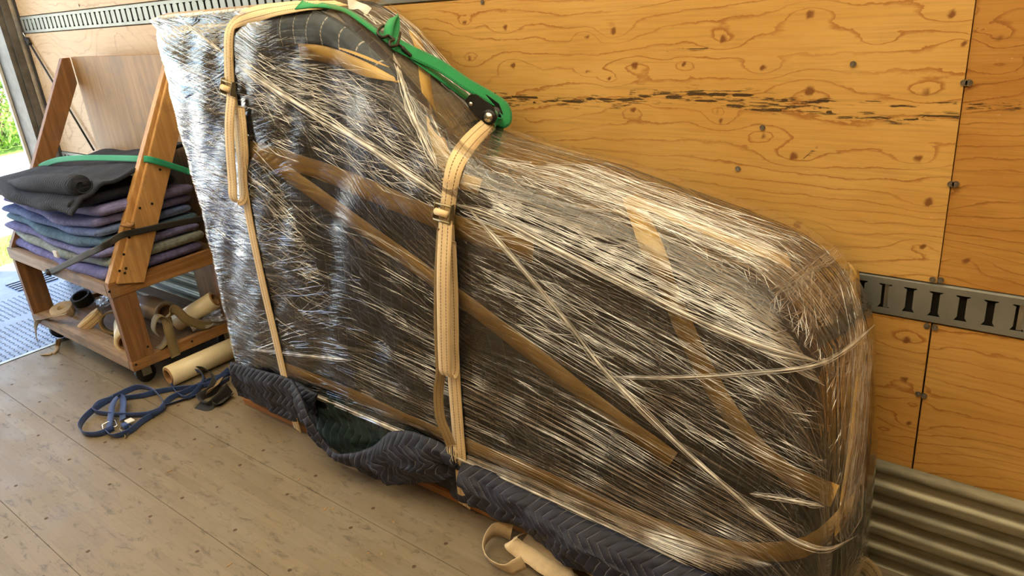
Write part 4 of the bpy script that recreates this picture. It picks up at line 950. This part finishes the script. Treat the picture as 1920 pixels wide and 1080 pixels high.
# folded moving blankets: a U-fold with its round edge towards the camera
def blanket(z, th, mat, label, x0, x1, yf, yb, seed, sag=.03, nl=3, name='moving_blanket', grp='folded blankets stacked on the cart'):
    n = 56; lay = th / nl; prof_ = []
    for k in range(nl):                                              # serpentine fold: layers joined alternately at front and back
        zc = z + lay * (k + .5); h = lay * .5
        seq = [(yf + .035, -h), (yf + .016, -h * .9), (yf + .005, -h * .55), (yf, 0), (yf + .005, h * .55), (yf + .016, h * .9), (yf + .035, h), (yb - .03, h), (yb - .008, h * .8), (yb, 0), (yb - .008, -h * .8), (yb - .03, -h)]
        prof_.append([(a - .012 * (nl - 1 - abs(k - (nl - 1) / 2)) + .006 * math.sin(seed + k * 2.1), zc + b * .97) for a, b in seq])
    root = thing(name, ((x0 + x1) / 2, (yf + yb) / 2, z), label, 'blanket', grp)
    for k, pr in enumerate(prof_):
        # subdivide the profile
        pr = np.array(pr + pr[:1]); d = []
        for a, b in zip(pr[:-1], pr[1:]):
            m = max(1, int(np.linalg.norm(b - a) / .05)); d += [a + (b - a) * t / m for t in range(m)]
        d = np.array(d); m = len(d); xs = np.linspace(x0 + .01 * math.sin(seed * 3 + k), x1 - .012 * k + .012 * math.sin(seed + k * 1.7), n); vs = []
        for i, x in enumerate(xs):
            u = (x - x0) / (x1 - x0); e = (1, .97, .90, .72)[max(0, 3 - min(i, n - 1 - i))]
            dz = -.020 * math.sin(math.pi * min(1, max(0, u))) + .008 * math.sin(u * 7)
            zc = z + lay * (k + .5)
            for a, b in d: vs.append((x, a + .010 * math.sin(u * 6 + seed * 2 + k) + .006 * math.sin(u * 17 + seed), max(zc + (b - zc) * (e * (.97 + .05 * math.sin(u * 13 + seed + k))) + dz * (1), ZS1 - .010)))
        fs = [(i * m + j, i * m + (j + 1) % m, (i + 1) * m + (j + 1) % m, (i + 1) * m + j) for i in range(n - 1) for j in range(m)] + [tuple(range(m))[::-1], tuple(range((n - 1) * m, n * m))]
        mk('fold_layer', vs, fs, mat, root, True)
    return root
BL = [('b_purple', .050, 'violet folded moving blanket lying on the cart shelf, lowest of the stack'), ('b_greygreen', .050, 'grey-green folded blanket with a white tag, second from the bottom'),
      ('b_violet', .036, 'thin purple folded blanket just above the grey-green one'), ('b_teal', .046, 'slate blue folded blanket, fourth from the bottom of the stack'),
      ('b_blue', .042, 'blue-violet folded blanket in the middle of the stack'), ('b_violet', .040, 'faded indigo folded blanket third from the top'), ('b_plum', .046, 'plum purple folded blanket directly under the black ones')]
z = ZS1 - .010
for k, (m_, th, lb) in enumerate(BL):
    r_ = blanket(z, th, m_, lb, -4.255 + .012 * k + .012 * math.sin(k * 2), -3.185 + .01 * math.sin(k * 3.3), 1.158 + .004 * k + .008 * math.sin(k * 2.3), 1.60, k * 1.3, .006 + .003 * k, 1)
    if k == 1:
        p = ony(106, 466, 1.15); MB().box(p[0] - .020, p[0] + .022, 1.136, 1.146, z + .004, z + .034, .002).build('white_tag', 'paint', r_)
    z += th + .0005
bb = blanket(z, .052, 'b_black', 'thick black quilted blanket rolled over at the front, top of the stack', -4.17, -3.20, 1.10, 1.55, 4.2, .022, 1)
P = catmull([(-3.95, 1.16, z + .045), (-3.75, 1.15, z + .060), (-3.55, 1.15, z + .078), (-3.35, 1.165, z + .092), (-3.20, 1.175, z + .098)], 40)
MB().tube(P, list(np.interp(np.linspace(0, 1, 40), [0, .3, .95, 1], [.012, .034, .046, .040])), 18).build('rolled_edge', 'b_black', bb, True)
sp = [(-3.196, 1.175 + (.006 + .0055 * a_) * math.cos(a_), z + .098 + (.006 + .0055 * a_) * math.sin(a_)) for a_ in np.linspace(0, 6.5, 40)]
MB().tube(sp, .0035, 6).build('roll_spiral', 'b_black', bb, True)
# black blanket thrown over, rising to the cart back
n, m = 50, 30; X = np.linspace(-4.20, -3.17, n)[:, None] + np.zeros((1, m)); T = np.linspace(0, 1, m)[None] + np.zeros((n, 1)); U = (X + 4.20) / 1.03
Y = 1.10 + .55 * T; Z = z + .062 + .07 * np.clip((T - .35) / .65, 0, 1) * (.15 + 1.0 * U) + .055 * np.clip(U - .25, 0, 1) * np.clip((T - .16) / .1, 0, 1) - .02 * np.exp(-(U / .08) ** 2) + .008 * snoise(X * 2, Y * 3, 5, 2) - .05 * np.clip(.10 - T, 0, 1) / .10
P = np.c_[X.ravel(), Y.ravel(), Z.ravel()]; Q = P - (0, 0, .014); f = gridfaces(n, m); ed = [i * m for i in range(n)] + [(n - 1) * m + j for j in range(1, m)] + [i * m + m - 1 for i in range(n - 2, -1, -1)] + [j for j in range(m - 2, 0, -1)]
o = mk('moving_blanket', np.r_[P, Q], f + [tuple(k + n * m for k in q[::-1]) for q in f] + [(ed[i], ed[i - 1], ed[i - 1] + n * m, ed[i] + n * m) for i in range(len(ed))], 'b_black', None, True)
tag(o, 'black ribbed blanket spread over the stack against the cart\'s plywood back', 'blanket', 'folded blankets stacked on the cart')

# green tie on the cart and black rubber strap
gt = thing('tie_strap', (-3.7, 1.3, .95), 'thin teal-green strap tied across the blanket cart braces', 'strap')
a = onx(76, 317, cx0 - .004); b = onx(268, 297, cx1 - .03); c = onx(285, 298, cx1 + .026); d = onx(356, 322, cx1 + .03)
b[1] -= .012
mb = MB(); ribbon(mb, [a + (0, .05, .0), a + (-.004, 0, 0), a + (.06, -.02, .02), a * .75 + b * .25 + (0, -.02, .035), (a + b) / 2 + (0, -.02, .034), a * .2 + b * .8 + (0, 0, .014), b, c + (.0, -.01, 0), d], [(0, 0, 1)] * 2 + [(0, .45, .9)] * 4 + [(0, .2, 1)] * 3, .026, n=80); mb.build('webbing', 'web_teal', gt, True)
MB().tube([a + (-.006, -.006, .012), a + (.01, -.012, .0), a + (-.004, -.008, -.016)], .010, 8).build('knot', 'web_teal', gt, True)
bs = thing('rubber_strap', (-3.3, 1.2, .5), 'black rubber strap hooked from the cart shelf around the front brace', 'strap')
a = ony(92, 512, cy0 - .010); b = ony(150, 488, cy0 - .05); c = onx(232, 440, cx1 + .03); d = onx(300, 425, cx1 + .035); e = onx(390, 408, cx1 + .03)
mb = MB(); ribbon(mb, [a, ony(130, 493, 1.110), ony(165, 476, 1.105), ony(200, 459, 1.13), c, c * .5 + d * .5, d, (d + e) / 2, e], [(0, 0, 1)] * 9, .026, .006, n=80); mb.build('strap_band', 'web_black', bs, True)
MB().tube([a + (-.02, 0, .012), a, a + (.012, -.006, .010), a + (.03, -.008, .004)], [.006, .014, .014, .010], 8).build('hook_block', 'rubber', bs, True); MB().tube([a, a + (-.03, -.004, -.01), a + (-.035, .012, -.012)], .003, 6).build('wire_hook', 'blackmetal', bs)
q = onx(236, 424, cx1 + .024); mb = MB()
for k in range(3): mb.add(*(lambda B: (B.v, B.f))(MB().tube(catmull([q + (.0, -.02 + .012 * k, .012), q + (.012, .01 * k, 0), q + (.002, .03, -.014 + .01 * k)], 12), .006, 6)))
mb.build('tape_wad', 'card', bs, True)

# ------------------------------------------------------------------ on the lower deck
DZ = ZB1 - .018
def coil(px, py, r0, turns, wd, mat, label, tilt=(0, 0, 1), pitch=.0042, grp='webbing coils on the cart deck', sq=1., loc=None, z=None):
    c = np.array(loc) if loc is not None else onz(px, py, DZ + (z or wd * .5)); n = int(turns * 26); ax = Vector(tilt).normalized(); u = ax.orthogonal().normalized(); v = ax.cross(u); P = []
    for i in range(n):
        a = i / 26 * 2 * math.pi; r = r0 + pitch * i / 26 + .0012 * math.sin(a * 3.1); P.append(c + np.array(u * math.cos(a) * r * sq + v * math.sin(a) * r))
    e = P[-1]; t = thing('strap_coil', c - (0, 0, wd * .5), label, 'strap coil', grp); mb = MB(); ribbon(mb, P, np.array([tilt] * n, float), wd, .003, raw=True); mb.build('webbing', mat, t, True); return t
coil(118, 583, .018, 9, .046, 'web_beige', 'round coil of cream webbing on the cart deck by the left leg', (.15, -.25, 1))
coil(172, 600, .022, 7, .046, 'web_tan', 'flattened tan webbing coil in clear film on the cart deck', (-.30, -.45, .85), sq=1.3, z=.045)
coil(155, 560, .040, 3, .050, 'web_black', 'black coil with pale rim behind the cream coil', (.1, -.35, 1), z=.032)
coil(212, 604, .048, 2, .044, 'web_dirty', 'open brown webbing loop beside the front cart leg', (.7, -.6, .15), z=.056)
fc = ony(178, 590, 1.2)
def roll(a, b, r, ri, label, mat='paper', core='card', grp='rolls on and by the cart'):
    a, b = Vector(a), Vector(b); t = thing('film_roll', (min(a.x, b.x) * .5 + max(a.x, b.x) * .5, (a.y + b.y) / 2, min(a.z, b.z) - r), label, 'roll', grp); d = (b - a).normalized()
    MB().pipe(a, b, r, ri + .0005).build('roll_body', mat, t, True); MB().pipe(a - d * .004, b + d * .004, ri, ri - .006).build('core_tube', core, t, True); return t
MT['filmroll'] = plain('wound clear film', (.66, .66, .66), .15, .2, .1, 3, (1, 30, 1), bmp=.15)
roll(onz(240, 562, DZ + .060), onz(311, 586, DZ + .075), .056, .040, 'shiny grey roll of clear film lying inside the cart', 'filmroll')
roll(onz(332, 606, DZ + .045), onx(402, 562, -3.17), .042, .030, 'cream roll leaning up inside the right end of the cart')
roll((-3.52, 1.30, DZ + .050), (-3.30, 1.20, DZ + .050), .048, .034, 'short pale roll behind the front cart leg')
a = onz(316, 706, .048); b = onz(450, 646, .048); roll(a, b, .047, .036, 'long cream roll on the floor between cart and piano')
# olive webbing looping over the cart end
ow = thing('cargo_strap', (-3.12, 1.3, DZ), 'olive webbing draped over the cart deck beside the cream roll', 'strap')
mb = MB(); P = np.array([onx(a_, b_, -3.165) for a_, b_ in [(296, 654), (306, 646), (315, 628), (318, 606), (308, 594), (296, 592), (289, 602), (288, 618), (294, 628)]]); P[:, 2] = np.maximum(P[:, 2], DZ + .004); ribbon(mb, P, [(1, -.15, .05)] * 9, .060, n=90)
mb.build('curled_webbing', 'web_olive', ow, True)
a = onx(330, 668, cx1 + .006); b = onx(318, 625, cx1 + .010); c = onx(312, 596, cx1 - .01); c2 = onx(322, 584, cx1 - .02); d = onx(352, 600, cx1 - .01); e = onx(395, 612, cx1 - .02); g = onx(440, 606, cx1 - .03)
mb = MB(); ribbon(mb, [a, b, c + (0, 0, 0)], [(0, 1, .1), (0, 1, .1), (0, 1, .2)], .042, n=30); mb.build('hanging_end', 'web_olive', ow, True)
mb = MB(); ribbon(mb, [c, c2 + (0, .01, .006), d, e, g], [(0, .8, .5), (0, .3, 1), (0, -.2, 1), (0, -.1, 1), (0, 0, 1)], .040, n=50); mb.build('trailing_webbing', 'web_olive', ow, True)
# clear plastic scraps
MT['bag'] = film_mat('clear bag film', .25, .5, 9, 30, .06, bstr=1.)
def crumple(c, r, label, seed):
    r_ = np.random.default_rng(seed); bm = bmesh.new(); bmesh.ops.create_icosphere(bm, subdivisions=3, radius=1); vs = np.array([v.co for v in bm.verts]); f = [[v.index for v in q.verts] for q in bm.faces]; bm.free()
    k = 1 + .22 * r_.normal(size=len(vs)).clip(-1.5, 1.5); vs = vs * k[:, None] * np.array(r) + np.array(c); vs[:, 2] = np.maximum(vs[:, 2], c[2] - r[2])
    tag(mk('plastic_bag', vs, f, 'bag', None, False, uv=vs[:, :2] * 5), label, 'plastic')
p = onx(408, 592, cx1 - .02); crumple((p[0] - .05, p[1], DZ + .030), (.07, .09, .028), 'crumpled clear plastic at the right end of the cart deck', 3)
p = onz(205, 572, DZ); crumple((p[0], p[1], DZ + .03), (.05, .05, .028), 'small crumpled clear plastic behind the front cart leg', 5)
# strap end dangling from the cart's left corner
dl = thing('cargo_strap', (cx0 - .02, cy0 - .02, 0), 'dirty webbing end dangling from the cart\'s left corner to the floor', 'strap')
P = [ony(125, 590, cy0 + .03) + (0, 0, .004), ony(85, 598, cy0), ony(68, 606, cy0 - .012), ony(68, 632, cy0 - .016), ony(74, 650, cy0 - .016), onz(84, 664, .004), onz(100, 662, .004), onz(108, 648, .012), onz(110, 636, .05)]
mb = MB(); ribbon(mb, P, [(.2, .9, .2), (.4, .8, 0), (.9, .3, 0), (1, -.2, 0), (.6, .8, 0), (.3, .9, 0), (.2, .9, .3), (.3, .8, .3), (.3, .8, .3)], .024, n=90); mb.build('webbing', 'web_dirty', dl, True)

# ------------------------------------------------------------------ straps on the floor
def zp(l, k=3., x0=0, y0=480): return [np.array(onz(x0 + a / k, y0 + b / k, max(q, .004))) for a, b, q in l]
bl = thing('cargo_strap', onz(260, 770, 0), 'blue webbing strap with wire hooks tangled on the floor before the cart', 'strap')
V3 = (0, 0, 1)
def edge(l, tilt=.25): return [(random.uniform(-.3, .3) * tilt * 2, -tilt, 1)] * len(l)
mb = MB()
q = zp([(640, 965, .016), (560, 1000, .014), (480, 1000, .014), (448, 960, .016), (480, 905, .018), (560, 840, .022), (680, 775, .026), (770, 738, .026), (850, 750, .024), (910, 805, .022), (918, 855, .022), (850, 885, .024), (740, 895, .022), (600, 888, .020), (528, 870, .022), (560, 828, .026), (640, 800, .028)]); ribbon(mb, q, edge(q), .027, n=150)
q = zp([(610, 985, .010), (620, 920, .024), (640, 820, .036), (668, 790, .040), (692, 812, .036), (690, 880, .026), (690, 920, .018)]); ribbon(mb, q, [(1, .1, .1)] * len(q), .027, n=50)
q = zp([(600, 985, .014), (640, 1012, .014), (720, 990, .014), (800, 930, .014), (900, 865, .014), (960, 800, .014), (1050, 760, .014), (1180, 700, .016), (1300, 655, .02)]); ribbon(mb, q, edge(q, .5), .027, n=90)
q = zp([(680, 800, .014), (800, 785, .014), (900, 760, .014), (1000, 745, .012), (1100, 735, .014), (1190, 715, .02), (1290, 640, .03)]); ribbon(mb, q, edge(q, .6), .027, n=70)
q = zp([(900, 850, .006), (990, 820, .006), (1080, 790, .008), (1180, 755, .012), (1290, 690, .02)]); ribbon(mb, q, edge(q, 2.), .027, n=60)
q = zp([(965, 735, .010), (1000, 700, .020), (1060, 655, .034), (1120, 650, .038), (1148, 690, .030), (1120, 745, .020), (1060, 795, .014), (1000, 775, .010), (975, 740, .008)]); ribbon(mb, q, edge(q, .4), .027, n=70)
mb.build('blue_webbing', 'web_blue', bl, True)
q = zp([(690, 955, .012), (675, 975, .010), (700, 1000, .008), (708, 1022, .008), (718, 1000, .008), (735, 970, .010), (725, 950, .012)]); MB().tube(q, .0032, 8).build('wire_hook', 'brass', bl, True)
q = zp([(580, 975, .012), (575, 950, .014), (605, 935, .02), (650, 925, .02), (660, 955, .016), (630, 970, .012)]); MB().tube(q, .003, 8).build('wire_hook', 'chrome', bl, True)
c = onz(704 / 3, 480 + 945 / 3, .018); MB().box(c[0] - .016, c[0] + .016, c[1] - .014, c[1] + .014, .004, .020, .002).build('sewn_end', 'web_blue', bl); MB().box(c[0] - .02, c[0] + .016, c[1] + .006, c[1] + .034, .020, .024, .001).build('white_label', 'paint', bl)
# dark strap heap between the roll and the skid
dk = thing('cargo_strap', onz(400, 740, 0), 'black strap heaped between the cream floor roll and the skid board', 'strap')
mb = MB()
q = zp([(1090, 640, .03), (1160, 640, .045), (1210, 690, .03), (1190, 760, .02), (1130, 800, .014), (1180, 840, .010), (1240, 800, .016), (1290, 740, .03)]); ribbon(mb, q, edge(q, .7), .05, n=70)
q = zp([(1115, 835, .005), (1200, 848, .006), (1270, 800, .008), (1305, 780, .010)]); ribbon(mb, q, [(.3, 1, .25)] * 4, .05, n=40)
mb.build('black_webbing', 'web_black', dk, True)
q = zp([(1160, 770, .030), (1210, 735, .036), (1240, 690, .04)]); mb = MB(); ribbon(mb, q, [(.3, 1, .5)] * 3, .03, n=20); mb.build('brown_webbing', 'web_dirty', dk, True)
# beige strap in front
bg_ = thing('cargo_strap', onz(1010, 1050, 0), 'loose beige webbing loop on the floor in front of the skid board', 'strap')
def zq(l): return [np.array(onz(860 + a / 5.647, 940 + b / 5.647, max(q, .004))) for a, b, q in l]
mb = MB()
q = zq([(560, 330, .040), (470, 300, .045), (370, 310, .042), (290, 390, .036), (265, 500, .030), (310, 600, .026), (410, 680, .026), (520, 715, .026), (610, 680, .028), (690, 640, .034)])
ribbon(mb, q, [(.1, .25, 1), (.1, .15, 1), (.1, 0, 1), (.25, -.2, 1), (.3, -.35, 1), (.2, -.5, 1), (0, -.55, 1), (-.1, -.5, 1), (-.2, -.4, 1), (-.2, -.3, 1)], .050, .002, n=90)
q = zq([(640, 360, .055), (560, 430, .060), (640, 510, .045), (780, 590, .034), (900, 680, .028), (1080, 770, .02), (1240, 880, .012)])
ribbon(mb, q, [(.6, .6, .4), (.2, .75, .5), (.4, .75, .35), (.5, .7, .3), (.5, .7, .25), (.5, .7, .2), (.5, .7, .2)], .046, .002, n=70)
q = zq([(700, 390, .03), (800, 440, .032), (920, 530, .030), (1040, 640, .026), (1120, 760, .022), (1170, 880, .018)]); ribbon(mb, q, [(.6, .7, .3)] * 6, .046, .002, n=60)
q = zq([(1110, 640, .030), (1200, 625, .034), (1300, 640, .032), (1400, 690, .028), (1520, 760, .022), (1640, 850, .016)]); ribbon(mb, q, [(.0, .2, 1), (.1, .1, 1), (.2, .1, 1), (.3, .4, .8), (.4, .6, .5), (.4, .7, .3)], .045, .002, n=60)
mb.build('webbing', 'web_beige', bg_, True)
